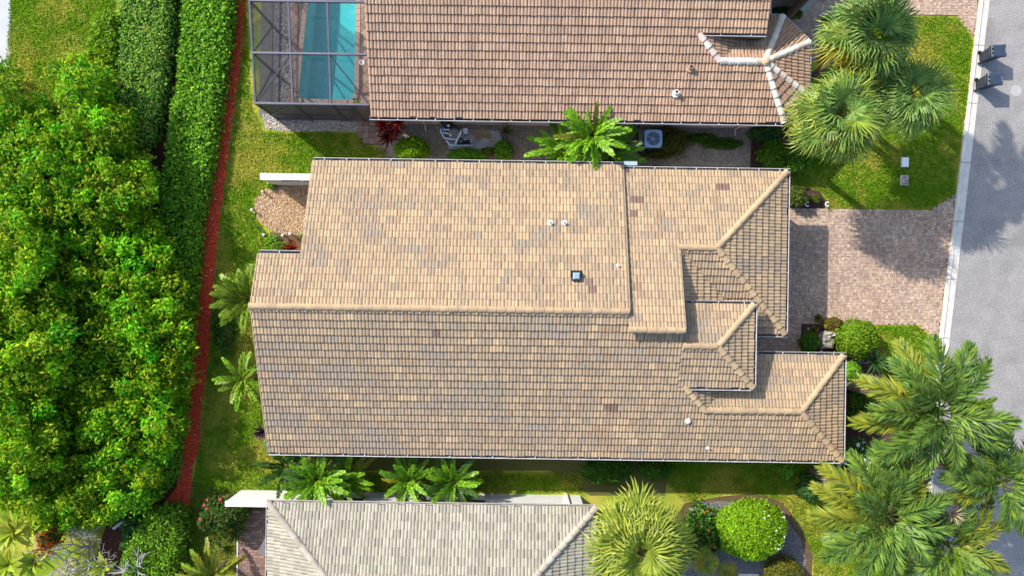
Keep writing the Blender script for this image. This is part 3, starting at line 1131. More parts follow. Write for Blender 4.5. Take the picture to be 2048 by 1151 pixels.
b.box(-10.4, -17.3, 0, 3.55, -10.30, 2.86)
b.build('wall', m_blind, sb)
m_dun = mat('dun_gutter', (0.42, 0.38, 0.34), (0.36, 0.33, 0.30), 2, 0.6)
gutter(sb, (WB - 0.12, NBY + 0.01, 3.015), (EB, NBY + 0.01, 3.015), (0, 1), 2.2, 0.10, m_dun, m_dun)
gutter(sb, (WB - 0.01, NBY, 3.015), (WB - 0.01, -17.3, 3.015), (-1, 0), 1.4, 0.09)
x0, _ = W(905, 990, 1.5)
window(sb, x0 + 0.2, 0.95, x0 + 1.65, 2.25, -10.30, 1)
window(sb, x0 - 5.6, 0.95, x0 - 4.2, 2.25, -10.30, 1)
b = MB()
xb, _ = W(1140, 990, 2.0)
b.box(xb - 0.10, -10.297, 0, xb + 0.03, -10.20, 2.85)
b.build('downpipe', m_white, sb)


# ---- free-standing garden walls
def garden_wall(label, x0, x1, y0, y1, h, m, vents=False):
    t = thing('garden_wall', label, 'wall', ((x0 + x1) / 2, (y0 + y1) / 2, 0))
    MB().box(x0 + 0.03, y0 + 0.03, -0.05, x1 - 0.03, y1 - 0.03, h - 0.06).build('wall_body', m, t)
    MB().box(x0, y0, h - 0.06, x1, y1, h).build('coping', m_white, t)
    return t


gw = garden_wall('short white garden wall beside the tan gravel bed', W(520, 350, 1.9)[0], -8.705, 4.93, 5.24, 1.9, mat('wall_stucco', (0.55, 0.52, 0.49), (0.50, 0.47, 0.44), 2, 0.9))
for a, c in ((563, 578), (580, 587), (588, 600), (607, 622)):
    xa, xc = W(a, 361, 1.6)[0], W(c, 361, 1.6)[0]
    MB().box(xa, 4.925, 1.50, xc, 4.955, 1.62).build('wall_slot', m_black, gw)
garden_wall('long blue white garden wall beside the grey roofed house', W(450, 1003, 1.9)[0], -10.42, -10.50, -10.24, 1.9, m_blind)

# ------------------------------------------------------------------ pool, deck and screen cage of the house above
POOL = [(-10.38, 15.6), (-10.38, 14.4), (-10.80, 9.62), (-10.74, 9.40), (-10.55, 9.28), (-8.35, 9.28), (-8.10, 9.36), (-8.02, 9.6), (-8.02, 15.6)]
pool = thing('swimming_pool', 'turquoise swimming pool inside the dark screen cage', 'pool', (-9.3, 12.4, 0.0))
m_plaster = mat('pool_plaster', (0.12, 0.42, 0.44), (0.18, 0.48, 0.48), 0.9, 0.7, 0.004, 30, 0.12, 9, stain=(0.09, 0.41, 0.46), sscale=0.8, smin=0.5, smax=0.7)
b = MB()
Pc = ccw(POOL)
cxp, cyp = -9.3, 12.4
inner = [(cxp + (x - cxp) * 0.90, cyp + (y - cyp) * 0.965) for x, y in Pc]
DEEP = -1.15
b.face([(x, y, DEEP) for x, y in inner])
for i in range(len(Pc)):
    j = (i + 1) % len(Pc)
    b.face([(*inner[i], DEEP), (*inner[j], DEEP), (*inner[j], -0.75), (*inner[i], -0.75)][::-1])
    b.face([(*inner[i], -0.75), (*inner[j], -0.75), (*Pc[j], -0.02), (*Pc[i], -0.02)][::-1])
b.build('pool_shell', m_plaster, pool)
m_water = bpy.data.materials.new('pool_water')
m_water.use_nodes = True
N, L = m_water.node_tree.nodes, m_water.node_tree.links
N.remove(N['Principled BSDF'])
tp = N.new('ShaderNodeBsdfTransparent')
tp.inputs[0].default_value = (0.50, 0.97, 0.98, 1)
gl = N.new('ShaderNodeBsdfGlossy')
gl.inputs['Roughness'].default_value = 0.05
nz = N.new('ShaderNodeTexNoise')
nz.inputs['Scale'].default_value = 3.0
bp = N.new('ShaderNodeBump')
bp.inputs['Distance'].default_value = 0.03
L.new(nz.outputs['Fac'], bp.inputs['Height'])
L.new(bp.outputs[0], gl.inputs['Normal'])
mx = N.new('ShaderNodeMixShader')
mx.inputs[0].default_value = 0.05
L.new(tp.outputs[0], mx.inputs[1])
L.new(gl.outputs[0], mx.inputs[2])
L.new(mx.outputs[0], N['Material Output'].inputs['Surface'])
b = MB()
b.face([(x, y, -0.10) for x, y in Pc])
b.build('pool_water', m_water, pool)
m_cop = mat('coping_brick', (0.40, 0.30, 0.24), (0.34, 0.25, 0.205), 6, 0.85, 0.004, 50, 0.12, 30)
for i in range(len(Pc)):
    p, q = Vector((*Pc[i], 0)), Vector((*Pc[(i + 1) % len(Pc)], 0))
    d = q - p
    n = max(1, round(d.length / 0.30))
    o = Vector((d.y, -d.x, 0)).normalized() * 0.24
    for k in range(n):
        a, c = p + d * ((k + 0.02) / n), p + d * ((k + 0.98) / n)
        z0 = Vector((0, 0, -0.04))
        z1 = Vector((0, 0, 0.062 + random.uniform(-0.003, 0.003)))
        MB().hexa([v + z0 for v in (a, a + o, c + o, c)] + [v + z1 for v in (a, a + o, c + o, c)]).build('coping_stone', m_cop, pool)


def deck_sheet(poly):
    return pavers('pool_deck', poly, m_joint, PINK, 0.40, 0.40, 0.012, z=0.045, rot=math.radians(45), stuff=False, trim=True, label='diagonal pink paver deck around the pool')


deck_sheet([(-11.3, 9.0), (-10.88, 9.0), (-11.06, 9.5), (-11.3, 9.5)])
deck_sheet([(-11.3, 9.501), (-11.06, 9.501), (-10.66, 14.4), (-10.66, 15.6), (-11.3, 15.6)])
d2 = pavers('pool_deck', [(-7.76, 9.0), (-6.15, 9.0), (-6.15, 15.6), (-7.76, 15.6)], m_joint, PINK, 0.40, 0.40, 0.012, z=0.045, rot=math.radians(45), stuff=False, trim=True)
d3 = pavers('pool_deck', [(-11.3, 8.30), (-6.15, 8.30), (-6.15, 8.99), (-11.3, 8.99)], m_joint, PINK, 0.40, 0.40, 0.012, z=0.045, rot=math.radians(45), stuff=False, trim=True)
x, y = W(723, 125, 0.06)
dl = thing('deck_drain_lid', 'round pale skimmer lid on the pool deck near the roof', 'lid', (x, y, 0.05))
MB().lathe((x, y, 0.04), [(0.15, 0.0), (0.15, 0.025), (0.13, 0.03)], 18).build('lid_plate', m_white, dl)
MB().lathe((x, y, 0.071), [(0.06, 0.0), (0.055, 0.006)], 12).build('lid_centre', m_conc, dl)

cage = thing('screen_cage', 'dark framed screen enclosure over the swimming pool', 'enclosure', (-9.3, 11.0, 0.0))
m_alu = mat('bronze_frame', (0.055, 0.055, 0.07), (0.07, 0.07, 0.085), 3, 0.35, metal=0.3)
m_alul = mat('pale_frame', (0.13, 0.13, 0.165), (0.11, 0.11, 0.14), 3, 0.35, metal=0.2)
m_scr = bpy.data.materials.new('insect_screen')
m_scr.use_nodes = True
N, L = m_scr.node_tree.nodes, m_scr.node_tree.links
pb = N['Principled BSDF']
pb.inputs['Base Color'].default_value = (0.035, 0.035, 0.042, 1)
pb.inputs['Roughness'].default_value = 0.6
tp = N.new('ShaderNodeBsdfTransparent')
mx = N.new('ShaderNodeMixShader')
mx.inputs[0].default_value = 0.20
L.new(tp.outputs[0], mx.inputs[1])
L.new(pb.outputs[0], mx.inputs[2])
L.new(mx.outputs[0], N['Material Output'].inputs['Surface'])
m_scr2 = m_scr.copy()
m_scr2.name = 'dense_screen'
[n for n in m_scr2.node_tree.nodes if n.type == 'MIX_SHADER'][0].inputs[0].default_value = 0.93
m_scr3 = m_scr.copy()
m_scr3.name = 'side_screen'
[n for n in m_scr3.node_tree.nodes if n.type == 'MIX_SHADER'][0].inputs[0].default_value = 0.62
CX0, CX1, CY0, CY1 = -11.82, -6.62, 8.24, 15.6
cz = lambda x, y: 3.0 + 0.2 * (y - CY0) if y < 12.9 else 3.0 + 0.2 * (12.9 - CY0)


def beam(name, p, q, w=0.08, h=0.12, m=m_alu):
    p, q = Vector(p), Vector(q)
    d = (q - p).normalized()
    s = d.cross(Vector((0, 0, 1)))
    if s.length < 0.05:
        s = Vector((1, 0, 0))
    s = s.normalized() * (w / 2)
    u = s.cross(d).normalized() * (h / 2)
    P = [p - s - u, p + s - u, q + s - u, q - s - u, p - s + u, p + s + u, q + s + u, q - s + u]
    return MB().hexa(P).build(name, m, cage)


XS = [CX0, -10.11, -8.38, CX1]
YS = [CY0, 10.38, 12.55, 14.9]
for x in XS[:3]:
    for ya, yb in zip([CY0, 12.9], [12.9, CY1]):
        beam('roof_beam', (x, ya, cz(x, ya)), (x, yb, cz(x, yb)), 0.075, 0.12, m_alul)
for k, y in enumerate(YS):
    beam('roof_beam', (CX0, y, cz(0, y) + 0.01), (CX1, y, cz(0, y) + 0.01), 0.085, 0.13, m_alul)
beam('brace', (-8.38, YS[1], cz(0, YS[1]) - 0.03), (CX1, CY0, cz(0, CY0) - 0.03), 0.06, 0.08)
beam('brace', (-10.11, YS[1], cz(0, YS[1]) - 0.03), (CX0, CY0, cz(0, CY0) - 0.03), 0.06, 0.08)
for y in YS:
    beam('post', (CX0, y, 0.0), (CX0, y, cz(0, y)), 0.09, 0.09)
beam('rail', (CX0, CY0, 0.95), (CX0, CY1, 0.95), 0.05, 0.08)
beam('rail', (CX0, CY0, 0.06), (CX0, CY1, 0.06), 0.06, 0.1, m_alul)
for x in (-10.11, -8.38, -7.5, CX1):
    beam('post', (x, CY0, 0.0), (x, CY0, 3.0), 0.09, 0.09)
beam('rail', (CX0, CY0, 0.95), (-8.38, CY0, 0.95), 0.05, 0.08)
beam('rail', (CX0, CY0, 0.06), (CX1, CY0, 0.06), 0.06, 0.1, m_alul)
beam('rail', (-8.38, CY0, 2.1), (-7.5, CY0, 2.1), 0.05, 0.08)
for ya, yb in zip(YS[:-1], YS[1:]):
    beam('brace', (CX0, ya, cz(0, ya)), (CX0, yb, 0.95), 0.05, 0.08)
beam('brace', (CX0, CY0, 0.95), (-10.11, CY0, 3.0), 0.05, 0.07)
for xa, xb in zip(XS[:-1], XS[1:]):
    for ya, yb in zip(YS, YS[1:] + [CY1]):
        b = MB()
        b.face([(xa + 0.04, ya + 0.04, cz(0, ya + 0.04) + 0.02), (xb - 0.04, ya + 0.04, cz(0, ya + 0.04) + 0.02), (xb - 0.04, yb - 0.04, cz(0, yb - 0.04) + 0.02), (xa + 0.04, yb - 0.04, cz(0, yb - 0.04) + 0.02)])
        b.build('screen_panel', m_scr, cage)
for ya, yb in zip(YS, YS[1:] + [CY1]):
    b = MB()
    b.face([(CX0, ya + 0.05, 0.1), (CX0, yb - 0.05, 0.1), (CX0, yb - 0.05, cz(0, yb) - 0.06), (CX0, ya + 0.05, cz(0, ya) - 0.06)])
    b.build('screen_panel', m_scr3, cage)
for xa, xb in zip([CX0, -10.11, -8.38, -7.5], [-10.11, -8.38, -7.5, CX1]):
    b = MB()
    b.face([(xa + 0.05, CY0, 0.1), (xb - 0.05, CY0, 0.1), (xb - 0.05, CY0, 2.94), (xa + 0.05, CY0, 2.94)])
    b.build('screen_panel', m_scr2, cage)
MB().box(-8.30, CY0 - 0.06, 0.95, -8.24, CY0 - 0.01, 1.12).build('door_handle', m_alul, cage)

# tiled step outside the cage door and the brick patio of the house below
pavers('tiled_path', pxpoly([(716, 236), (786, 236), (790, 262), (764, 290), (728, 290), (716, 270)]), m_joint, PINK, 0.30, 0.30, 0.012, z=0.04, stuff=False, label='pink square tiled path outside the cage door')
pavers('patio', pxpoly([(476, 1022), (560, 1022), (560, 1230), (476, 1230)]), m_joint, [(2, (0.22, 0.13, 0.10)), (2, (0.27, 0.17, 0.13)), (1, (0.18, 0.115, 0.095)), (1, (0.30, 0.21, 0.17))], 0.28, 0.14, 0.012, z=0.04, stuff=False, label='brown brick patio beside the grey tiled roof')
MB().box(W(474, 1100)[0], -19, -0.02, W(477, 1100)[0], W(475, 1076)[1], 0.06).build('patio_edging', m_kerb)['kind'] = 'structure'
sheet('shade_soil', pxpoly([(380, 960), (480, 985), (540, 1000), (540, 1030), (474, 1040), (474, 1200), (365, 1200), (375, 1060)]), 0.005, m_dirt)

# ------------------------------------------------------------------ small hardware on the ground


def bin_(px, py, label, rot):
    x, y = W(px, py, 0)
    t = thing('wheelie_bin', label, 'trash bin', (x, y, 0.0), 'dark bins at the kerb')
    m = mat('bin_plastic', (0.022, 0.028, 0.042), (0.03, 0.036, 0.05), 3, 0.45)
    m2 = mat('bin_lid_plastic', (0.028, 0.042, 0.070), (0.036, 0.052, 0.082), 3, 0.4)
    ca, sa = math.cos(rot), math.sin(rot)
    T = lambda P: [(x + a * ca - b_ * sa, y + a * sa + b_ * ca, c) for a, b_, c in P]
    b = MB()
    lo = [(0.06, -0.21, 0.03), (0.50, -0.21, 0.03), (0.50, 0.21, 0.03), (0.06, 0.21, 0.03)]
    mi = [(0.0, -0.26, 0.85), (0.62, -0.26, 0.85), (0.62, 0.26, 0.85), (0.0, 0.26, 0.85)]
    ri = [(-0.03, -0.29, 0.90), (0.66, -0.29, 0.90), (0.66, 0.29, 0.90), (-0.03, 0.29, 0.90)]
    tp_ = [(-0.03, -0.29, 1.0), (0.66, -0.29, 1.0), (0.66, 0.29, 1.0), (-0.03, 0.29, 1.0)]
    b.hexa(T(lo) + T(mi))
    b.hexa(T(mi) + T(ri))
    b.hexa(T(ri) + T(tp_))
    b.build('body', m, t)
    b = MB()
    l0 = [(-0.04, -0.30, 1.003), (0.69, -0.30, 1.003), (0.69, 0.30, 1.003), (-0.04, 0.30, 1.003)]
    l1 = [(-0.04, -0.30, 1.03), (0.70, -0.305, 1.03), (0.70, 0.305, 1.03), (-0.04, 0.30, 1.03)]
    l2 = [(0.03, -0.24, 1.085), (0.60, -0.25, 1.075), (0.60, 0.25, 1.075), (0.03, 0.24, 1.085)]
    b.hexa(T(l0) + T(l1))
    b.hexa(T(l1) + T(l2))
    ld = b.build('lid', m2, t)
    b = MB()
    for k, (w, o) in enumerate(((0.05, -0.12), (0.035, -0.05), (0.05, 0.01), (0.04, 0.08))):
        b.face(T([(0.615, o, 1.0775), (0.645, o, 1.0625), (0.645, o + w, 1.0625), (0.615, o + w, 1.0775)]))
    b.build('lid_marking', m_white, ld)
    h = MB()
    h.tube(T([(0.0, -0.22, 0.97), (-0.10, -0.22, 1.0), (-0.12, -0.15, 1.01), (-0.12, 0.15, 1.01), (-0.10, 0.22, 1.0), (0.0, 0.22, 0.97)]), 0.018, 6)
    h.build('handle', m, t)
    for s_ in (-1, 1):
        h = MB()
        h.box(*T([(-0.02, s_ * 0.1 - 0.04, 0)])[0][:2], 1.004, *T([(0.04, s_ * 0.1 + 0.04, 0)])[0][:2], 1.10)
        h.build('hinge', m_black, t)
        w = MB()
        c0, c1 = T([(0.03, s_ * 0.245, 0.10)])[0], T([(0.03, s_ * 0.315, 0.10)])[0]
        w.tube([c0, c1], 0.10, 14)
        wo = w.build('wheel', m_black, t)
        c2, c3 = T([(0.03, s_ * 0.316, 0.10)])[0], T([(0.03, s_ * 0.325, 0.10)])[0]
        MB().tube([c2, c3], 0.04, 8).build('hub', m, wo)
    MB().tube([T([(0.03, -0.24, 0.10)])[0], T([(0.03, 0.24, 0.10)])[0]], 0.015, 6).build('axle', m_black, t)


bin_(1955, 117, 'dark blue wheelie bin on the kerb, the one farther from the palms', math.radians(4))
bin_(1948, 171, 'dark blue wheelie bin on the kerb, nearer the pale round road patch', math.radians(2))
x, y = W(2032, 182)
pt_ = MB().lathe((x, y, 0.0), [(0.28, 0.0), (0.28, 0.012), (0.26, 0.014)], 18).build('manhole_cover', mat('pale_iron', (0.36, 0.355, 0.33), (0.31, 0.305, 0.29), 6, 0.7, 0.004, 60))
tag(pt_, 'pale round cover set in the grey street beside the bin shadows', 'manhole cover')


def condenser(px, py, z, label):
    x, y = W(px, py, z)
    t = thing('air_conditioner', label, 'air conditioner', (x, y, 0))
    m = mat('condenser_steel', (0.42, 0.66, 0.95), (0.39, 0.62, 0.92), 2, 0.4)
    md = mat('condenser_side', (0.17, 0.19, 0.20), (0.12, 0.14, 0.15), 3, 0.6)
    h = 0.43
    MB().box(x - 0.56, y - 0.56, 0.0, x + 0.56, y + 0.56, 0.09).build('pad', m_conc, t)
    MB().box(x - h + 0.03, y - h + 0.03, 0.09, x + h - 0.03, y + h - 0.03, z - 0.12).build('coil', md, t)
    for sx in (-1, 1):
        for sy in (-1, 1):
            MB().box(x + sx * h - 0.035 * (sx + 1), y + sy * h - 0.035 * (sy + 1), 0.09, x + sx * h - 0.035 * (sx - 1), y + sy * h - 0.035 * (sy - 1), z - 0.12).build('corner_post', m, t)
    b = MB()
    n = 32
    R0 = 0.33
    for k in range(n):
        a0, a1 = 2 * math.pi * k / n, 2 * math.pi * (k + 1) / n

        def sq(a):
            c, s_ = math.cos(a), math.sin(a)
            r = h / max(abs(c), abs(s_))
            r = min(r, h * 1.27)
            return (x + c * r, y + s_ * r)
        i0, i1 = (x + R0 * math.cos(a0), y + R0 * math.sin(a0)), (x + R0 * math.cos(a1), y + R0 * math.sin(a1))
        o0, o1 = sq(a0), sq(a1)
        b.face([(*i0, z), (*o0, z - 0.012), (*o1, z - 0.012), (*i1, z)])
        b.face([(*o0, z - 0.012), (*o0, z - 0.12), (*o1, z - 0.12), (*o1, z - 0.012)])
        b.face([(*i0, z), (*i1, z), (*i1, z - 0.2), (*i0, z - 0.2)])
    b.build('top_panel', m, t)
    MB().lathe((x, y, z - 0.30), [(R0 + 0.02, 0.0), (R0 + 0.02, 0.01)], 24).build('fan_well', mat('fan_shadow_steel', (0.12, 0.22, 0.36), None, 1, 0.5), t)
    mf = mat('fan_blade_steel', (0.45, 0.60, 0.78), None, 1, 0.4)
    for k in range(5):
        a = 2 * math.pi * k / 5 + 0.3
        b = MB()
        P = []
        for r, da, zz in ((0.07, -0.25, 0.03), (0.30, -0.30, 0.04), (0.30, 0.25, -0.03), (0.07, 0.25, -0.02)):
            P.append((x + r * math.cos(a + da), y + r * math.sin(a + da), z - 0.14 + zz))
        b.hexa([(p[0], p[1], p[2] - 0.008) for p in P] + P)
        b.build('fan_blade', mf, t)
    MB().lathe((x, y, z - 0.2), [(0.085, 0.0), (0.085, 0.12), (0.06, 0.14)], 14).build('fan_motor', mf, t)
    g = MB()
    for r in (0.12, 0.2, 0.28):
        g.tube([(x + r * math.cos(2 * math.pi * k / 20), y + r * math.sin(2 * math.pi * k / 20), z + 0.004) for k in range(21)], 0.004, 4, False)
    for k in range(8):
        a = 2 * math.pi * k / 8
        g.tube([(x + 0.06 * math.cos(a), y + 0.06 * math.sin(a), z + 0.006), (x + R0 * math.cos(a), y + R0 * math.sin(a), z + 0.006)], 0.004, 4)
    g.build('fan_guard', m, t)
    return t, x, y


ac, ax, ay = condenser(1307, 277, 0.85, 'light blue air conditioner with round fan beside the upper house wall')
b = MB()
b.tube([(ax - 0.75, 8.10, 1.1), (ax - 0.72, 7.8, 0.5), (ax - 0.70, ay - 0.1, 0.25), (ax - 0.55, ay - 0.55, 0.14), (ax - 0.2, ay - 0.62, 0.14), (ax + 0.25, ay - 0.44, 0.2)], 0.045, 7)
b.build('refrigerant_pipe', m_black, ac)
b = MB()
b.tube([(ax - 0.86, 8.10, 0.6), (ax - 0.84, 7.7, 0.2), (ax - 0.80, ay - 0.4, 0.1), (ax - 0.4, ay - 0.5, 0.2)], 0.028, 6)
b.build('power_conduit', mat('grey_conduit', (0.09, 0.09, 0.09), None, 1, 0.6), ac)
condenser(1289, 903, 0.85, 'air conditioner half hidden under the gutter between two dark shrubs')

sheet('equipment_pad', pxpoly([(897, 258), (998, 262), (1006, 285), (990, 299), (898, 298)]), 0.06, m_conc, depth=0.1)
sheet('sand_spill', pxpoly([(938, 262), (975, 260), (984, 270), (982, 279), (966, 276), (958, 284), (950, 276)]), 0.067, mat('damp_sand', (0.40, 0.28, 0.16), (0.30, 0.20, 0.11), 3, 0.95))
m_pvc = mat('white_pvc', (0.68, 0.72, 0.78), None, 1, 0.35)
m_bpvc = mat('blue_pvc', (0.05, 0.26, 0.62), (0.09, 0.34, 0.70), 4, 0.4)


def PX(px, py, z):
    return W3(px, py, z)


pf = thing('pool_filter', 'dark pool filter tank at the roof edge among blue pipes', 'pool filter', PX(897, 250, 0))
MB().lathe(PX(897, 252, 0.06), [(0.24, 0.0), (0.26, 0.1), (0.26, 0.6), (0.2, 0.78), (0.1, 0.85), (0.05, 0.95)], 16).build('tank', m_black, pf)
MB().lathe(PX(897, 252, 1.0), [(0.06, 0.0), (0.06, 0.06)], 10).build('pressure_gauge', m_pvc, pf)
pp = thing('pool_pump', 'grey pool pump with round dark basket beside low hedge', 'pool pump', PX(920, 284, 0))
v = PX(923, 285, 0.06)
MB().box(v.x - 0.55, v.y - 0.17, 0.062, v.x + 0.50, v.y + 0.17, 0.16).build('base', mat('pump_grey', (0.28, 0.29, 0.30), None, 1, 0.5), pp)
MB().lathe((v.x, v.y - 0.02, 0.16), [(0.15, 0.0), (0.16, 0.25), (0.15, 0.30), (0.11, 0.33)], 16).build('basket', m_black, pp)
MB().lathe((v.x, v.y - 0.02, 0.493), [(0.09, 0.0), (0.085, 0.01)], 14).build('basket_lid', mat('smoky_lid', (0.12, 0.13, 0.14), None, 1, 0.15), pp)
b = MB()
b.tube([(v.x + 0.17, v.y, 0.30), (v.x + 0.46, v.y, 0.30)], 0.11, 12)
b.build('motor', m_black, pp)
MB().tube([(v.x + 0.46, v.y, 0.30), (v.x + 0.50, v.y, 0.30)], 0.09, 12).build('motor_cap', m_pvc, pp)
pw = thing('pool_pipework', 'blue and white pool pipes looped beside the filter', 'pipes', PX(892, 270, 0))
for nm, m, r, pts in (
        ('pipe', m_bpvc, 0.055, [(903, 251, 0.5), (890, 253, 0.5), (883, 259, 0.5), (884, 268, 0.45), (892, 278, 0.4), (898, 287, 0.3), (912, 288, 0.3)]),
        ('pipe', m_pvc, 0.04, [(882, 258, 0.58), (882, 265, 0.58), (889, 276, 0.55), (912, 279, 0.45), (944, 280, 0.3), (945, 291, 0.28), (918, 291, 0.28), (900, 290, 0.3), (893, 281, 0.42)]),
        ('pipe', m_pvc, 0.035, [(886, 259, 0.62), (900, 259, 0.62)]), ('pipe', m_pvc, 0.035, [(886, 265, 0.62), (897, 267, 0.62)]),
        ('pipe', m_pvc, 0.045, [(922, 261, 0.75), (921, 266, 0.7), (914, 280, 0.5), (911, 288, 0.35)]),
        ('pipe', m_black, 0.04, [(897, 252, 0.8), (912, 253, 0.7), (920, 262, 0.5), (930, 268, 0.3)]),
        ('pipe', m_bpvc, 0.05, [(884, 252, 0.4), (895, 247, 0.4), (905, 250, 0.4)])):
    b = MB()
    b.tube([PX(*p) for p in pts], r, 8)
    b.build(nm, m, pw)
v = PX(901, 269, 0.6)
MB().lathe((v.x, v.y, 0.45), [(0.05, 0), (0.06, 0.14), (0.03, 0.16)], 10).build('valve_handle', m_pvc, pw)
ht = thing('pool_timer_box', 'small grey electrical box on the concrete pad by pipes', 'box', PX(932, 267, 0))
v = PX(932, 266, 0.06)
MB().box(v.x - 0.10, v.y - 0.13, 0.06, v.x + 0.10, v.y + 0.13, 0.46).build('cabinet', mat('pump_grey', (0.28, 0.29, 0.30), None, 1, 0.5), ht)
MB().box(v.x - 0.11, v.y - 0.14, 0.461, v.x + 0.11, v.y + 0.14, 0.49).build('cabinet_lid', m_pvc, ht)
v = PX(895, 243, 0)
t = thing('pool_heater', 'black pool heater cabinet tucked against upper house wall', 'heater', (v.x, v.y, 0))
MB().box(v.x - 0.28, v.y - 0.22, 0.0, v.x + 0.28, v.y + 0.20, 0.8).build('cabinet', m_black, t)
MB().tube([(v.x, v.y, 0.8), (v.x, v.y, 0.95)], 0.07, 10).build('flue', m_trough, t)

for px, py, lab, m in ((1808, 325, 'white utility box lid in the lawn, the whiter of two', m_white), (1807, 361, 'stained utility box lid in the lawn near the driveway', mat('stained_lid', (0.42, 0.37, 0.33), (0.20, 0.12, 0.09), 5, 0.8))):
    x, y = W(px, py)
    t = thing('utility_box', lab, 'utility box', (x, y, 0))
    MB().box(x - 0.19, y - 0.25, -0.02, x + 0.19, y + 0.25, 0.10).build('box_rim', m_kerb, t)
    MB().box(x - 0.16, y - 0.22, 0.101, x + 0.16, y + 0.22, 0.125).build('box_lid', m, t)

for k, (px, py, lab) in enumerate(((524, 383, 'garden light with pinkish cap north of the gravel bed rim'), (502, 419, 'white garden light on the outer west side of the gravel bed'),
                                   (526, 469, 'white garden light at the lower rim of the gravel bed'), (564, 470, 'white garden light just left of the tallest lamp by the orange plant'),
                                   (579, 467, 'white garden light nearest the orange spiky plant'))):
    x, y = W(px, py, 0.4)
    t = thing('garden_light', lab, 'garden light', (x, y, 0), 'garden lights around the tan gravel bed')
    MB().tube([(x, y, 0), (x, y, 0.34)], 0.03, 8).build('post', m_black, t)
    MB().lathe((x, y, 0.34), [(0.07, 0.0), (0.065, 0.02), (0.02, 0.05)], 12).build('cap', m_white if k else mat('pink_cap', (0.6, 0.45, 0.38), None, 1, 0.6), t)
b = MB()
b.tube([W3(x, y, 0.03) for x, y in ((512, 425), (505, 438), (512, 452), (524, 462))], 0.03, 6)
tag(b.build('bed_edging', m_black), 'dark curved edging strip around the tan gravel bed', 'edging')
for px, py, lab in ((1615, 408, 'small white hooked lamp in the corner bed beside bigger shrub'), (1655, 408, 'small white hooked lamp at the lawn end of the corner bed')):
    x, y = W(px, py, 0.3)
    t = thing('path_lamp', lab, 'garden light', (x, y, 0))
    MB().tube([(x, y, 0), (x, y, 0.28)], 0.02, 6).build('post', m_black, t)
    MB().tube([(x + 0.10 * math.cos(a), y + 0.10 * math.sin(a), 0.29) for a in (0.9, 1.6, 2.4, 3.2, 4.0, 4.8, 5.4)], 0.03, 6).build('lamp_ring', m_white, t)


def rock(name, label, px, py, rx, ry, h, m, seed, loc_z=0.0):
    x, y = W(px, py, h * 0.5)
    b = MB()
    n, rows = 12, 6
    pts = []
    for i in range(rows + 1):
        ph = math.pi / 2 * i / rows
        row = []
        for k in range(n):
            a = 2 * math.pi * k / n
            d = Vector((math.cos(a) * math.cos(ph), math.sin(a) * math.cos(ph), math.sin(ph)))
            s_ = 1 + 0.35 * noise.noise(d * 1.6 + Vector((seed, 0, 0))) + 0.12 * noise.noise(d * 4 + Vector((0, seed, 0)))
            row.append((x + d.x * rx * s_, y + d.y * ry * s_, d.z * h * s_ - 0.03))
        pts.append(row)
    for i in range(rows):
        for k in range(n):
            k2 = (k + 1) % n
            b.face([pts[i][k], pts[i][k2], pts[i + 1][k2], pts[i + 1][k]])
    o = b.build(name, m, smooth=False)
    return tag(o, label, 'rock')


m_rock = mat('pale_rock', (0.30, 0.28, 0.25), (0.17, 0.16, 0.14), 4, 0.95, 0.03, 14, 0.25, 20, stain=(0.10, 0.10, 0.06), sscale=2.5)
m_drock = mat('violet_rock', (0.16, 0.14, 0.17), (0.10, 0.09, 0.11), 4, 0.95, 0.03, 14, 0.25, 20)
rock('boulder', 'large mossy grey boulder between two round bushes', 1655, 680, 0.42, 0.5, 0.6, m_rock, 2.0)
rock('boulder', 'pale flat topped rock just above the mossy boulder', 1662, 668, 0.36, 0.2, 0.72, mat('white_rock', (0.46, 0.43, 0.39), (0.3, 0.28, 0.25), 4, 0.95, 0.02, 14, 0.2, 20), 5.0)
rock('boulder', 'dark violet rock below the largest round bush', 1716, 719, 0.38, 0.34, 0.5, m_drock, 9.0)
rock('boulder', 'small pale stone by the low hedge at the concrete pad', 1008, 275, 0.16, 0.12, 0.15, m_rock, 12.0)
for k, (px, py) in enumerate(((1616, 657), (1626, 653), (1664, 658), (1606, 706), (1625, 704), (1668, 702), (1685, 705), (1642, 701))):
    x, y = W(px, py)
    o = MB().lathe((x, y, 0.01), [(0.035, 0), (0.045, 0.03), (0.02, 0.06)], 7).build('white_pebble', m_white)
    tag(o, 'small white stone lying in the dark bed by the entry', 'pebble', 'white stones in the entry bed')
# lounge panel leaning on the patio, slab near the slate bed, loose board by the hedge
b = MB()
p = [W3(514, 1103, 0.72), W3(545, 1050, 0.72), W3(560, 1050, 0.72), W3(560, 1118, 0.72), W3(535, 1112, 0.72)]
t = thing('patio_table', 'dark grey slanted table top half under the grey roof edge', 'table', (p[0].x, p[0].y, 0))
MB().prism([(q.x, q.y) for q in p], 0.68, 0.72).build('tabletop', mat('slate_top', (0.15, 0.14, 0.15), (0.13, 0.12, 0.13), 3, 0.5), t)
for q in (p[0], p[1], p[3]):
    MB().tube([(q.x + (p[3].x - q.x) * 0.08, q.y + (p[3].y - q.y) * 0.08, 0.0), (q.x + (p[3].x - q.x) * 0.08, q.y + (p[3].y - q.y) * 0.08, 0.68)], 0.025, 6).build('leg', m_black, t)
x, y = W(1500, 1152)
o = MB().box(x - 0.62, y - 0.4, 0.0, x + 0.42, y + 0.16, 0.05).build('stepping_slab', m_kerb)
tag(o, 'pale rectangular stepping slab at the bottom of the slate bed', 'slab')
a, c = W3(226, 1056, 0.04), W3(246, 1041, 0.04)
o = MB().tube([a, c], 0.07, 4).build('board', m_white)
tag(o, 'short white board lying on brown mulch by the hedge end', 'board')

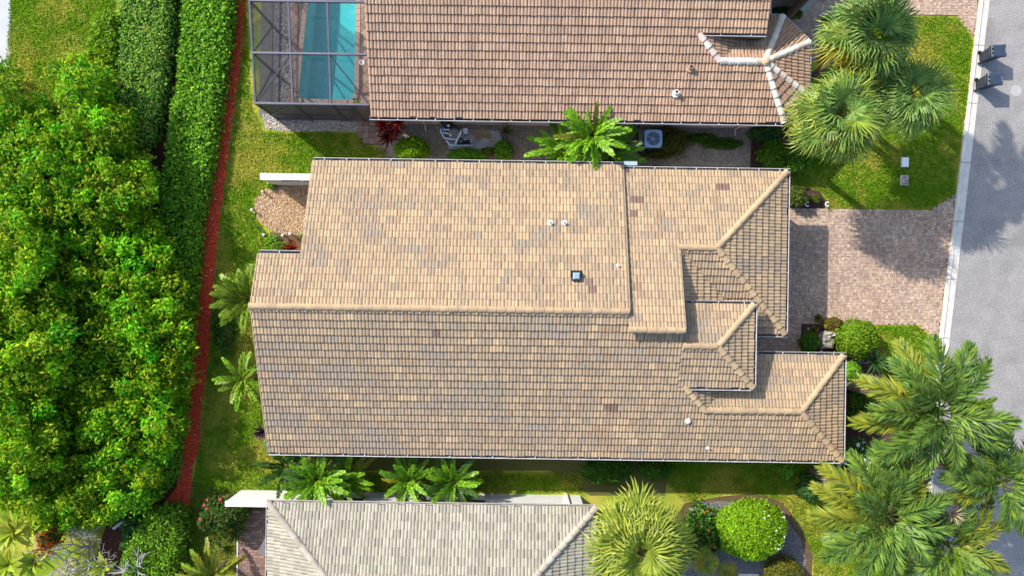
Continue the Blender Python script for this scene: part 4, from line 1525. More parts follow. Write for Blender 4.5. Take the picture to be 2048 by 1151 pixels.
# ------------------------------------------------------------------ plants
G_HEDGE = [(4, (0.1508, 0.3557, 0.0227)), (3, (0.2135, 0.4696, 0.0264)), (2, (0.1005, 0.2562, 0.0227)), (1, (0.3518, 0.5693, 0.0377))]
G_DEEP = [(4, (0.0483, 0.153, 0.0308)), (3, (0.0725, 0.198, 0.0339)), (2, (0.0354, 0.108, 0.0277)), (0.7, (0.1771, 0.288, 0.0924))]
G_LIME = [(4, (0.1794, 0.3528, 0.01)), (3, (0.2496, 0.4368, 0.012)), (1, (0.117, 0.252, 0.01))]
G_TREE = [(5, (0.1321, 0.3473, 0.0084)), (4, (0.1787, 0.4069, 0.0096)), (3, (0.0855, 0.2481, 0.0072)), (1.2, (0.3419, 0.4961, 0.0144))]
G_OLIVE = [(3, (0.13, 0.1365, 0.018)), (3, (0.0975, 0.1105, 0.0168)), (1, (0.195, 0.156, 0.024))]
G_DARK = [(4, (0.049, 0.1406, 0.0121)), (3, (0.0735, 0.1875, 0.0145)), (1, (0.105, 0.225, 0.0182))]
G_PALM = (0.085, 0.15, 0.018)


def norm_rows(a):
    return a / (np.linalg.norm(a, axis=1, keepdims=True) + 1e-9)


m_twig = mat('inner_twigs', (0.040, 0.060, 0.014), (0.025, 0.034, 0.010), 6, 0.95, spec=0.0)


def hedge(name, label, px, h, cols, density=170, size=0.15, group=None, rough=0.10, cat='hedge'):
    """clipped hedge: leaves over the top and the sides of a solid twiggy body; px outlines its top"""
    poly = ccw(pxpoly(px, h))
    c = np.mean(poly, 0)
    t = thing(name, label, cat, (c[0], c[1], 0), group)
    density *= 1.7
    n = int(area(poly) * density)
    P2 = rand_in(poly, n)
    nz = np.array([noise.noise(Vector((p[0] * 1.1, p[1] * 1.1, 4.0))) + 0.5 * noise.noise(Vector((p[0] * 3.2, p[1] * 3.2, 1.0))) for p in P2])
    # round the shoulders
    edge = np.full(n, 9.0)
    for i in range(len(poly)):
        a, b_ = np.array(poly[i]), np.array(poly[(i + 1) % len(poly)])
        ab = b_ - a
        tt = np.clip(((P2 - a) @ ab) / (ab @ ab + 1e-9), 0, 1)
        edge = np.minimum(edge, np.linalg.norm(P2 - (a + tt[:, None] * ab), axis=1))
    sh = np.clip(1 - edge / 0.35, 0, 1)
    z = h + rough * nz * 1.3 - 0.22 * sh ** 2 + 0.03 * RNG.normal(size=n)
    P = np.column_stack([P2, z])
    Nn = norm_rows(np.column_stack([0.35 * RNG.normal(size=(n, 2)), np.ones(n)]))
    allP, allN = [P], [Nn]
    for i in range(len(poly)):
        a, b_ = np.array(poly[i]), np.array(poly[(i + 1) % len(poly)])
        ln = np.linalg.norm(b_ - a)
        m = int(ln * h * density * 0.6)
        if m < 2:
            continue
        u, v = RNG.random(m), RNG.random(m)
        out = np.array([(b_ - a)[1], -(b_ - a)[0]]) / (ln + 1e-9)
        pp_ = a + u[:, None] * (b_ - a) + out * (0.10 * RNG.normal(size=(m, 1)) - 0.05)
        allP.append(np.column_stack([pp_, 0.05 + v * (h - 0.2)]))
        allN.append(norm_rows(np.column_stack([np.tile(out, (m, 1)), 0.5 * np.ones(m)]) + 0.3 * RNG.normal(size=(m, 3))))
    P, Nn = np.concatenate(allP), np.concatenate(allN)
    V = leaf_quads(P, Nn, size, 0.55, 0.9, 0.12, 0.05)
    V[:, :, :] -= np.array([c[0], c[1], 0])
    link('foliage', quads_mesh('hedge_foliage', V, tints(len(P), cols, 0.2), LEAF), t)
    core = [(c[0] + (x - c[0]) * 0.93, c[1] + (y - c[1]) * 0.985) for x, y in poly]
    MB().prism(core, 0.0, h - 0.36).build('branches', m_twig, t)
    return t


def bush(name, label, px, py, rx, ry, h, cols, n=2200, size=0.10, z0=0.0, cat='shrub', lump=0.12, lf=1.6, group=None, flowers=None, aspect=0.5, spread=0.8, mat_=None):
    """rounded bush: leaves over a lumpy dome, optional blossoms as parts"""
    x, y = W(px, py, h * 0.55)
    t = thing(name, label, cat, (x, y, 0), group)
    d = RNG.normal(size=(n, 3))
    d = norm_rows(d)
    d[:, 2] = np.where(d[:, 2] < -0.35, -d[:, 2], d[:, 2])
    s_ = np.array([1 + lump * (noise.noise(Vector(q) * lf + Vector((px, py, 0)) * 0.13) * 1.6 + 0.5 * noise.noise(Vector(q) * lf * 3.1)) for q in d])
    s_ *= 1 - 0.10 * RNG.random(n) ** 2
    cz_ = z0 + (h - z0) * 0.45
    hz = h - cz_
    P = np.column_stack([d[:, 0] * rx * s_, d[:, 1] * ry * s_, cz_ + d[:, 2] * hz * s_])
    P[:, 2] = np.maximum(P[:, 2], 0.03)
    Nn = norm_rows(d / np.array([rx, ry, hz]) + np.array([0, 0, 0.4]))
    V = leaf_quads(P, Nn, size, aspect, spread, 0.12, 0.06)
    link('foliage', quads_mesh('bush_foliage', V, tints(n, cols, 0.2), mat_ or LEAF), t)
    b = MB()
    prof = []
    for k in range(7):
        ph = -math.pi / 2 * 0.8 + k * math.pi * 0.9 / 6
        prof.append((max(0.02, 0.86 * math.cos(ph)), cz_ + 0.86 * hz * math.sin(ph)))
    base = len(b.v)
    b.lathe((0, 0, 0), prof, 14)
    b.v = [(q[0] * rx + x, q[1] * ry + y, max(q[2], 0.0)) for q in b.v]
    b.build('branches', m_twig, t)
    if flowers:
        cnt, fs, fm, side = flowers
        fmesh = []
        for k in range(3):
            f = MB()
            for q in range(5):
                a = 2 * math.pi * q / 5 + k
                f.face([(0, 0, 0.01), (fs * 0.6 * math.cos(a - 0.5), fs * 0.6 * math.sin(a - 0.5), 0.02), (fs * math.cos(a), fs * math.sin(a), 0.005), (fs * 0.6 * math.cos(a + 0.5), fs * 0.6 * math.sin(a + 0.5), 0.02)])
            fmesh.append(f.mesh('blossom', fm))
        sel = [k for k in range(n) if d[k, 2] > 0.1 and (side is None or d[k, 0] * side[0] + d[k, 1] * side[1] > side[2])]
        for k in random.sample(sel, min(cnt, len(sel))):
            p = P[k] * np.array([1.04, 1.04, 1.0]) + np.array([0, 0, 0.05])
            link('blossom', random.choice(fmesh), t, tuple(p), (random.uniform(-0.5, 0.5), random.uniform(-0.5, 0.5), random.uniform(0, 6)))
    return t


def frond_mesh(name, L, lw, nleaf, wid, rise=0.1, droop=0.3, bushy=0.35, base=0.12, cols=None, fwd=52, tipcol=None, mat_=None, drop_leaf=0.25, vup=0.25):
    """pinnate leaf along +x: a rachis and many leaflets"""
    V, Tn = [], []
    f = lambda t: np.array([L * t * (1 - 0.06 * t), 0.0, L * (rise * t - droop * t * t)])
    for k in range(nleaf):
        for s_ in (-1, 1):
            t = base + (1 - base) * (k + random.random() * 0.7) / nleaf
            p = f(t)
            tan = f(min(1.0, t + 0.02)) - f(t - 0.02)
            tan /= np.linalg.norm(tan)
            side = np.array([0, s_, 0.0])
            up = np.cross(tan, np.array([0, 1.0, 0]))
            up = -up if up[2] < 0 else up
            ang = math.radians(fwd * (1 - 0.45 * t) + random.gauss(0, 6))
            el = random.gauss(vup, bushy)
            out = side * math.cos(el) + up * math.sin(el)
            d = tan * math.cos(ang) + out * math.sin(ang)
            l = lw * (math.sin(math.pi * (0.12 + 0.80 * t)) ** 0.7) * random.uniform(0.8, 1.1)
            w = np.cross(d, up)
            w = w / (np.linalg.norm(w) + 1e-9)
            w = w * wid * random.uniform(0.8, 1.15)
            dz = np.array([0, 0, -1.0])
            tip = p + d * l + dz * l * drop_leaf * random.uniform(0.5, 1.3)
            mid = p + d * l * 0.5
            V.append([p - w * 0.15, mid + w * 0.5, tip, mid - w * 0.5])
            c = random.choice(cols)
            q_ = random.uniform(0.62, 1.38)
            c = tuple(v * q_ for v in c)
            if tipcol and random.random() < 0.25 + 0.5 * t:
                q = random.uniform(0.3, 0.9)
                c = tuple(a * (1 - q) + b_ * q for a, b_ in zip(c, tipcol))
            Tn.append(c)
    m = 8
    for k in range(m):
        a, b_ = f(k / m), f((k + 1) / m)
        r0, r1 = 0.030 * L / 3 * (1 - k / m) + 0.006, 0.030 * L / 3 * (1 - (k + 1) / m) + 0.006
        for off in ((0, 1, 0.0), (0, 0.25, 1.0)):
            o = np.array(off)
            V.append([a - o * r0, a + o * r0, b_ + o * r1, b_ - o * r1])
            Tn.append((0.16, 0.17, 0.05))
    return quads_mesh(name, np.array(V), np.array(Tn), mat_ or WAXY)


def fan_mesh(name, pet, R_, nseg, cols, tipcol=None, droop=0.25, cone=0.18, bend=26):
    V, Tn = [], []
    cb, sb_ = math.cos(math.radians(bend)), math.sin(math.radians(bend))
    hub = np.array([pet, 0, 0.0])
    V.append([(0, -0.02, 0), (0, 0.02, 0), (pet, 0.012, 0.0), (pet, -0.012, 0.0)])
    Tn.append((0.17, 0.17, 0.05))
    V.append([(0, 0, -0.02), (0, 0, 0.02), (pet, 0, 0.012), (pet, 0, -0.012)])
    Tn.append((0.17, 0.17, 0.05))
    for k in range(nseg):
        a = math.radians(-150 + 300 * (k + 0.5) / nseg) + random.gauss(0, 0.02)
        r = R_ * (0.80 + 0.20 * math.cos(a * 0.6)) * random.uniform(0.88, 1.10)
        d = np.array([math.cos(a), math.sin(a), 0.0])
        n_ = np.array([-math.sin(a), math.cos(a), 0.0])
        hw = r * 0.42 * math.tan(math.radians(300 / nseg / 2)) * 0.92
        mz = cone * r * 0.5 * abs(math.sin(a)) + random.uniform(0.0, 0.05)
        mid = hub + d * r * 0.42 + np.array([0, 0, mz])
        far = hub + d * r * 0.74 + n_ * random.gauss(0, 0.02) + np.array([0, 0, mz - droop * r * 0.18 * random.uniform(0.3, 1.2)])
        tip = hub + d * r * 0.97 + n_ * random.gauss(0, 0.04) + np.array([0, 0, mz - droop * r * random.uniform(0.5, 1.6)])
        c = random.choice(cols)
        sh = random.uniform(0.72, 1.22)
        c = tuple(v * sh for v in c)
        pl = np.array([0, 0, 0.05])
        V.append([hub, mid - n_ * hw, mid + pl, mid + n_ * hw])
        Tn.append(c)
        c2 = c
        if tipcol and random.random() < 0.6:
            q = random.uniform(0.2, 0.8)
            c2 = tuple(a_ * (1 - q) + b_ * q for a_, b_ in zip(c, tipcol))
        V.append([mid - n_ * hw, far - n_ * hw * 0.75, far + pl * 0.6, mid + pl])
        V.append([mid + pl, far + pl * 0.6, far + n_ * hw * 0.75, mid + n_ * hw])
        V.append([far - n_ * hw * 0.75, tip, far + n_ * hw * 0.75, far + pl * 0.6])
        Tn += [c, c, c2]
    V = np.array(V, float)
    blade = V[2:]
    rx, rz = blade[..., 0] - pet, blade[..., 2].copy()
    blade[..., 0] = pet + rx * cb + rz * sb_
    blade[..., 2] = -rx * sb_ + rz * cb
    return quads_mesh(name, V, np.array(Tn), WAXY)


def trunk_of(t, x, y, z, r0, r1, lean=(0, 0)):
    b = MB()
    b.tube([(x - lean[0], y - lean[1], -0.05), (x - lean[0] * 0.6, y - lean[1] * 0.6, z * 0.35), (x - lean[0] * 0.2, y - lean[1] * 0.2, z * 0.75), (x, y, z)], [r0, r0 * 0.85, r1, r1 * 0.8], 9)
    return b.build('trunk', m_wood, t)


def crown(t, meshes, n, emax, emin, name='frond', scale=(0.85, 1.1), z=0.0, az0=None, order=1.0, sector=None, roll=0.25):
    """leaves set spirally round a growing tip, young ones upright in the middle"""
    az = random.random() * 6.3 if az0 is None else az0
    for k in range(n):
        f = ((k + 0.5) / n) ** order
        el = math.radians(emax + (emin - emax) * f + random.gauss(0, 4))
        az += 2.39996 + random.gauss(0, 0.08)
        a = az
        if sector:
            a = sector[0] + ((az / 6.28318) % 1.0) * sector[1]
        o = link(name, random.choice(meshes), t, (0.04 * math.cos(a), 0.04 * math.sin(a), z), (random.gauss(0, roll), -el, a))
        s_ = random.uniform(*scale)
        o.scale = (s_, s_, s_)


# ---- fan palms by the upper drive
GY = (0.36, 0.35, 0.06)
fan_green = [fan_mesh('fan_leaf', 0.95, 1.0, 30, [(0.145, 0.26, 0.050), (0.20, 0.32, 0.065), (0.115, 0.22, 0.045)], (0.33, 0.40, 0.10)) for _ in range(4)]
fan_yell = [fan_mesh('fan_leaf', 0.95, 1.0, 30, [(0.20, 0.29, 0.035), (0.26, 0.33, 0.04), (0.16, 0.25, 0.04)], GY) for _ in range(4)]
fan_gold = [fan_mesh('fan_leaf', 0.95, 1.0, 30, [(0.34, 0.29, 0.02), (0.28, 0.27, 0.02)], (0.42, 0.33, 0.03)) for _ in range(2)]
fan_dead = [fan_mesh('dead_fan_leaf', 0.8, 0.9, 22, [(0.26, 0.18, 0.09), (0.20, 0.13, 0.07)], (0.33, 0.24, 0.14), 0.5) for _ in range(2)]
for lab, px, py, z, n, sc, kinds in (
        ('fan palm overlapping the white roof hip and the wavy shrub, nearest the middle house', 1666, 238, 5.6, 30, (0.95, 1.25), fan_yell + fan_green),
        ('fan palm north of the other two, its golden leaves touching the pinkish hip corner', 1728, 80, 5.8, 32, (0.97, 1.28), fan_green + fan_green + fan_yell + fan_gold[:1]),
        ('bluish green fan palm nearest the street kerb, above the utility box lids', 1812, 196, 5.2, 28, (0.84, 1.12), fan_green)):
    x, y = W(px, py, z)
    t = thing('fan_palm', lab, 'palm tree', (x, y, z), 'fan palms on the upper lawn')
    crown(t, kinds, n, 78, -12, 'fan_leaf', sc, order=0.9)
    crown(t, fan_dead, 4, -25, -45, 'dead_fan_leaf', (0.7, 0.9))
    if kinds[0] is fan_yell[0]:
        crown(t, fan_gold, 7, 0, -25, 'fan_leaf', (0.85, 1.0), sector=(2.6, 1.9))
    trunk_of(t, x, y, z - 0.1, 0.20, 0.15)
fan_lime = [fan_mesh('fan_leaf', 1.05, 1.12, 28, [(0.23, 0.30, 0.035), (0.29, 0.34, 0.04), (0.17, 0.25, 0.035)], (0.42, 0.42, 0.07)) for _ in range(5)]
x, y = W(1276, 1082, 4.6)
t = thing('fan_palm', 'yellow green fan palm over the corner of the pale grey roof', 'palm tree', (x, y, 4.6))
crown(t, fan_lime, 36, 82, 0, 'fan_leaf', (1.05, 1.35), order=0.85)
crown(t, fan_dead, 7, -15, -40, 'dead_fan_leaf', (0.8, 1.05))
trunk_of(t, x, y, 4.5, 0.20, 0.15)
for lab, px, py, z in (('small golden tufted fan palm left of the slate bed', 1412, 1122, 1.5), ('small golden fan palm tuft at the bottom edge near the pale slab', 1452, 1152, 1.2)):
    x, y = W(px, py, z)
    t = thing('fan_palm', lab, 'palm tree', (x, y, z))
    crown(t, fan_gold + fan_lime[:2], 14, 80, 5, 'fan_leaf', (0.30, 0.46))
    trunk_of(t, x, y, z, 0.13, 0.10)

# ---- bushy feather palms by the street
FG = [(0.103, 0.2016, 0.0345), (0.1418, 0.252, 0.037), (0.0824, 0.1613, 0.0308), (0.1945, 0.2822, 0.032)]
fox = [frond_mesh('bushy_frond', 2.9, 0.82, 115, 0.088, 0.14, 0.50, 0.75, 0.16, FG, 66, None, None, 0.25) for _ in range(5)]
foxy = [frond_mesh('bushy_frond', 2.9, 0.74, 105, 0.085, 0.12, 0.54, 0.7, 0.16, [(0.14, 0.20, 0.02), (0.20, 0.22, 0.02), (0.10, 0.17, 0.024)], 66, (0.33, 0.33, 0.025), None, 0.25) for _ in range(3)]
foxn = [frond_mesh('bushy_frond', 2.4, 0.42, 90, 0.05, 0.12, 0.30, 0.35, 0.14, [(0.13, 0.23, 0.014), (0.17, 0.27, 0.018)], 45, None, None, 0.1)]
foxd = [frond_mesh('dead_frond', 2.4, 0.5, 60, 0.05, -0.05, 0.55, 0.6, 0.16, [(0.30, 0.21, 0.11), (0.22, 0.15, 0.08)], 55, None, None, 0.5) for _ in range(2)]
m_husk = mat('flower_husk', (0.42, 0.31, 0.20), (0.34, 0.25, 0.17), 6, 0.9)


def husk(t, loc, r):
    b = MB()
    for k in range(40):
        a, e = random.random() * 6.28, random.uniform(-0.2, 1.2)
        d = Vector((math.cos(a) * math.cos(e), math.sin(a) * math.cos(e), math.sin(e)))
        b.tube([Vector(loc), Vector(loc) + d * r * 0.6, Vector(loc) + d * r + Vector((0, 0, -0.15 * r))], [0.018, 0.014, 0.006], 4, False)
    o = MB()
    o.v, o.f, o.m, o.t = b.v, b.f, b.m, b.t
    return link('flower_stalk', o.mesh('flower_stalk', m_husk), t)


def fox_palm(lab, px, py, z, list_, tr_=0.17, lean=(0, 0), scale=1.0):
    """list_: (azimuth in degrees from +x, elevation, kind, size)"""
    x, y = W(px, py, z)
    t = thing('feather_palm', lab, 'palm tree', (x, y, z), 'bushy feather palms along the street')
    for az, el, kind, s_ in list_:
        me = random.choice({'g': fox, 'y': foxy, 'n': foxn}[kind])
        o = link('frond', me, t, (0, 0, 0), (random.gauss(0, 0.15), -math.radians(el), math.radians(az)))
        s_ *= scale * random.uniform(0.95, 1.05)
        o.scale = (s_, s_, s_)
    for k in range(3):          # older, lower fronds fill in below
        me = random.choice(fox + foxy[:1])
        o = link('frond', me, t, (0, 0, 0), (random.gauss(0, 0.2), -math.radians(random.uniform(-14, 6)), 2 * math.pi * (k + random.random()) / 3))
        s_ = scale * random.uniform(0.75, 0.95)
        o.scale = (s_, s_, s_)
    for k in range(2):
        link('dead_frond', random.choice(foxd), t, (0, 0, -0.3), (random.gauss(0, 0.2), math.radians(random.uniform(15, 35)), random.uniform(0, 6.28)))
    trunk_of(t, x, y, z - 0.1, tr_ * 1.3, tr_ * 0.8, lean)
    b = MB()
    b.tube([(x, y, z - 0.9), (x, y, z - 0.2), (x, y, z + 0.15)], [0.13, 0.12, 0.05], 10)
    b.build('crownshaft', mat('crownshaft_green', (0.14, 0.19, 0.07), (0.10, 0.14, 0.05), 3, 0.5), t)
    return t


fox_palm('upper feather palm of the street group, spreading between house corner and road', 1876, 822, 7.4,
         [(100, 28, 'g', 0.95), (132, 20, 'g', 0.95), (160, 16, 'y', 1.0), (178, 30, 'g', 0.95), (196, 12, 'y', 1.05), (222, 22, 'g', 1.0), (255, 16, 'g', 0.9),
          (290, 25, 'g', 0.8), (330, 20, 'g', 0.95), (352, 35, 'g', 0.95), (15, 22, 'n', 0.95), (45, 20, 'g', 0.95), (70, 24, 'g', 0.95), (145, 50, 'g', 0.8), (210, 55, 'g', 0.8), (118, 8, 'y', 0.95)])
t = fox_palm('lower feather palm of the street group with golden fronds reaching the roof corner', 1772, 1030, 6.8,
             [(140, 22, 'y', 1.05), (163, 14, 'y', 1.0), (118, 18, 'g', 0.9), (95, 20, 'g', 1.0), (70, 22, 'g', 0.9), (185, 18, 'y', 0.95), (215, 22, 'g', 1.0), (245, 25, 'g', 0.9),
              (275, 20, 'g', 0.9), (315, 24, 'g', 0.85), (345, 18, 'g', 0.95), (20, 30, 'g', 0.85), (150, 50, 'g', 0.75), (40, 15, 'y', 0.9)])
husk(t, (1.35, -0.75, -0.3), 0.45)
t = fox_palm('feather palm leaning out over the shaded grey street', 2002, 968, 6.6,
             [(25, 20, 'g', 0.9), (50, 18, 'g', 0.85), (345, 20, 'g', 0.95), (300, 14, 'g', 0.85), (280, 22, 'g', 0.6), (85, 20, 'g', 0.8), (150, 22, 'g', 0.8), (172, 30, 'g', 0.9), (115, 20, 'g', 0.8), (200, 14, 'y', 0.8)], lean=(0.9, 0.2))
t = fox_palm('lowest feather palm of the street group with bright new leaves at its middle', 1898, 1088, 6.2,
             [(90, 60, 'n', 0.55), (200, 60, 'n', 0.5), (330, 55, 'n', 0.6), (270, 50, 'n', 0.6), (20, 20, 'y', 0.8), (345, 16, 'y', 0.95), (40, 18, 'y', 0.9), (70, 20, 'g', 0.8), (115, 18, 'g', 0.85), (150, 20, 'g', 0.9), (180, 18, 'g', 0.9),
              (215, 20, 'g', 0.9), (250, 22, 'g', 0.85), (290, 18, 'g', 0.85), (320, 20, 'g', 0.8)])
husk(t, (-0.05, 1.35, 0.25), 0.55)
t = fox_palm('tall feather palm at the top edge whose fronds hang over the fan palms', 1795, -185, 10.0,
             [(200, 14, 'g', 1.0), (225, 12, 'g', 1.0), (250, 12, 'g', 0.95), (275, 14, 'g', 0.95), (300, 14, 'g', 0.9), (325, 14, 'g', 0.9), (0, 18, 'g', 0.9), (40, 20, 'g', 0.9), (80, 20, 'g', 0.9), (120, 20, 'g', 0.9), (160, 18, 'g', 0.9)], scale=0.98)

# ---- low palms round the middle house
CY = [(0.1848, 0.3912, 0.0132), (0.25, 0.4782, 0.0154), (0.1414, 0.3151, 0.0132)]
cyc = [frond_mesh('frond', 1.75, 0.34, 34, 0.095, 0.18, 0.42, 0.22, 0.10, CY, 50, None, None, 0.2, 0.3) for _ in range(4)]
cycy = [frond_mesh('frond', 1.75, 0.32, 32, 0.095, 0.16, 0.48, 0.22, 0.10, [(0.15, 0.22, 0.014), (0.20, 0.24, 0.016)], 48, (0.32, 0.26, 0.02), None, 0.2, 0.3) for _ in range(2)]
cycd = [frond_mesh('frond', 1.75, 0.34, 34, 0.095, 0.18, 0.42, 0.22, 0.10, [(0.045, 0.12, 0.014), (0.060, 0.14, 0.014)], 50, None, None, 0.2, 0.3) for _ in range(2)]
LIMEF = [frond_mesh('frond', 1.75, 0.42, 34, 0.10, 0.18, 0.44, 0.22, 0.06, [(0.16, 0.27, 0.014), (0.20, 0.30, 0.016)], 46, None, None, 0.25, 0.3) for _ in range(3)]
for lab, px, py, z, n, sc, kinds, sector in (
        ('largest bright green low palm, its fronds laid over the brown roof gutter', 1183, 272, 2.7, 24, (0.88, 1.08), cyc + cyc + cycy[:1], None),
        ('bright green low palm left of the largest one in the side yard', 1124, 300, 1.9, 15, (0.8, 1.05), cyc + cycy[:1], None),
        ('darker green low palm right of the largest one in the side yard', 1222, 302, 1.8, 14, (0.85, 1.05), cyc + cycd, None),
        ('lime green low palm tucked under the left end of the ridge', 496, 598, 2.0, 17, (0.75, 0.98), LIMEF, (1.35, 3.6)),
        ('bright low palm with seven broad leaves beside the left roof edge', 486, 757, 1.4, 13, (0.65, 0.88), cyc + LIMEF, None),
        ('large low palm with yellowing tips over the blue white wall', 634, 956, 2.1, 32, (0.85, 1.02), cyc + cyc + cycd + cycy[:1], None),
        ('low palm behind the large yellow tipped one near the gutter', 694, 946, 1.6, 16, (0.75, 0.95), cyc + cycy, None),
        ('dark low palm at the left corner of the tan roof gutter', 578, 930, 1.5, 14, (0.75, 0.95), cycd, None),
        ('left one of the twin low palms by the white wall window', 818, 957, 1.9, 24, (0.70, 0.90), cyc + cycd + cycy[:1], None),
        ('right one of the twin low palms by the white wall window', 906, 960, 1.9, 24, (0.72, 0.92), cyc + cycd, None),
        ('golden green low palm at the bottom edge by the brick patio', 425, 1150, 1.6, 18, (0.8, 1.05), cycy + LIMEF[:1], None)):
    x, y = W(px, py, z)
    t = thing('low_palm', lab, 'palm', (x, y, z), 'low palms around the houses')
    crown(t, kinds, n, 62, 0, 'frond', sc, sector=sector)
    trunk_of(t, x, y, z, 0.15, 0.11)

# ---- strap leaved plants


def strap(name, L_, wid, cols, n=1, curl=0.35):
    V, Tn = [], []
    m = 5
    c = random.choice(cols)
    for k in range(m):
        t0, t1 = k / m, (k + 1) / m
        P = []
        for tt in (t0, t1):
            w = wid * math.sin(math.pi * min(0.97, 0.18 + 0.8 * tt)) * 0.5
            z = L_ * (0.3 * tt - curl * tt * tt)
            P.append((L_ * tt, w, z))
        (a, wa, za), (b_, wb, zb) = P
        V += [[(a, -wa, za + 0.25 * wa), (a, 0, za), (b_, 0, zb), (b_, -wb, zb + 0.25 * wb)], [(a, 0, za), (a, wa, za + 0.25 * wa), (b_, wb, zb + 0.25 * wb), (b_, 0, zb)]]
        Tn += [c, c]
    return quads_mesh(name, np.array(V), np.array(Tn), WAXY)


def rosette(name, label, px, py, z, n, L_, wid, cols, cat='plant', emax=75, emin=10, group=None, stem=True, curl=0.35, sc=(0.8, 1.1)):
    x, y = W(px, py, z)
    t = thing(name, label, cat, (x, y, z), group)
    ms = [strap('leaf', L_, wid, cols, curl=curl) for _ in range(4)]
    crown(t, ms, n, emax, emin, 'leaf', sc)
    if stem and z > 0.15:
        MB().tube([(x, y, 0), (x, y, z)], [0.05, 0.04], 6).build('stem', m_wood, t)
    return t


RED = [(0.20, 0.018, 0.014), (0.13, 0.012, 0.014), (0.27, 0.035, 0.02), (0.09, 0.012, 0.014)]
for k, (px, py, z, lab) in enumerate(((768, 252, 1.0, 'dark red strap leaved plant nearest the tiled path'), (789, 262, 0.9, 'dark red strap leaved plant just above the clipped ball bush'), (796, 246, 1.2, 'dark red strap leaved plant close under the brown roof gutter'), (778, 275, 0.6, 'smallest red strap leaved plant at the edge of the lawn'))):
    rosette('cordyline', lab, px, py, z, 26, 0.62, 0.11, RED, group='red strap leaved plants by the upper wall')
rosette('bromeliad', 'orange and red spiky bromeliad at the notch of the tan roof', 585, 497, 0.4, 28, 0.62, 0.10, [(0.36, 0.10, 0.015), (0.30, 0.055, 0.015), (0.22, 0.035, 0.012), (0.42, 0.17, 0.02)], curl=0.15, emax=65)
rosette('purple_plant', 'dark purple spiky plant under the left roof edge', 528, 862, 0.6, 24, 0.6, 0.10, [(0.055, 0.015, 0.05), (0.035, 0.012, 0.035), (0.075, 0.025, 0.06)])
rosette('agave', 'small yellow green spiky plant beside the patio edging', 438, 1088, 0.2, 20, 0.45, 0.07, [(0.15, 0.20, 0.04), (0.10, 0.16, 0.03)], curl=0.15)
rosette('lily_plant', 'narrow leaved green clump by the small pale stone', 1012, 262, 0.35, 22, 0.5, 0.06, [(0.085, 0.14, 0.04), (0.12, 0.14, 0.05)], curl=0.2)
rosette('dark_lily', 'dark narrow leaved plant shaded by the largest round bush', 1748, 722, 0.8, 26, 0.85, 0.11, [(0.035, 0.10, 0.02), (0.045, 0.12, 0.02)])
BIGY = [(0.27, 0.364, 0.024), (0.2025, 0.322, 0.024), (0.351, 0.392, 0.036)]
for k, (px, py, z, n, L_, lab) in enumerate(((28, 1062, 2.2, 18, 1.1, 'lime broad leaved plant at the left edge above the corner one'), (18, 1128, 1.6, 16, 1.2, 'lime broad leaved plant in the lower left corner'), (70, 1120, 1.2, 14, 0.9, 'lime broad leaved plant under the bare grey branches'), (68, 1052, 2.0, 14, 0.9, 'lime broad leaved plant beside the orange flowers'), (210, 1130, 0.8, 12, 0.7, 'low lime plant on the right under the bare branches'))):
    rosette('broadleaf_plant', lab, px, py, z, n, L_, 0.30, BIGY, emax=60, emin=0, group='lime broad leaved plants below the tree')

# ---- clipped hedges beside the red mulch
hedge('hedge', 'widest long hedge running beside the red mulch strip', [(363, -40), (464, -40), (457, 60), (443, 160), (430, 250), (418, 330), (401, 410), (393, 480), (386, 560), (380, 640), (370, 720), (364, 800), (354, 880), (342, 955), (310, 1000), (262, 1000), (300, 850), (318, 640), (312, 520), (316, 400), (328, 320), (336, 240), (350, 160), (358, 80)], 0.8, G_HEDGE, 190, 0.165)
hedge('hedge', 'long blue green hedge in the middle of the three at the top', [(236, -40), (338, -40), (334, 70), (322, 150), (312, 220), (296, 275), (262, 300), (226, 300), (226, 200), (232, 100)], 1.1, [(3, (0.19, 0.38, 0.045)), (3, (0.24, 0.44, 0.05)), (1.5, (0.13, 0.29, 0.04)), (0.6, (0.36, 0.40, 0.10))], 210, 0.14)
hedge('hedge', 'short bright hedge with rounded end left of the two long ones', [(192, 24), (212, 20), (232, 32), (229, 120), (224, 210), (218, 290), (150, 290), (166, 160), (178, 60)], 1.2, [(3, (0.17, 0.33, 0.014)), (3, (0.22, 0.38, 0.016)), (1, (0.11, 0.22, 0.014))], 300, 0.17)
hedge('hedge', 'clipped hedge block at the bottom beside the narrow red mulch', [(292, 1026), (335, 1014), (358, 1026), (361, 1064), (352, 1110), (342, 1200), (240, 1200), (240, 1120), (262, 1070)], 1.1, [(3, (0.15, 0.31, 0.018)), (3, (0.19, 0.36, 0.020)), (1, (0.10, 0.22, 0.015))], 190, 0.15)
hedge('hedge', 'dark low hedge between the bottom hedge block and brown mulch', [(246, 1024), (282, 1018), (276, 1060), (256, 1098), (238, 1098)], 0.8, G_DEEP, 200, 0.16)

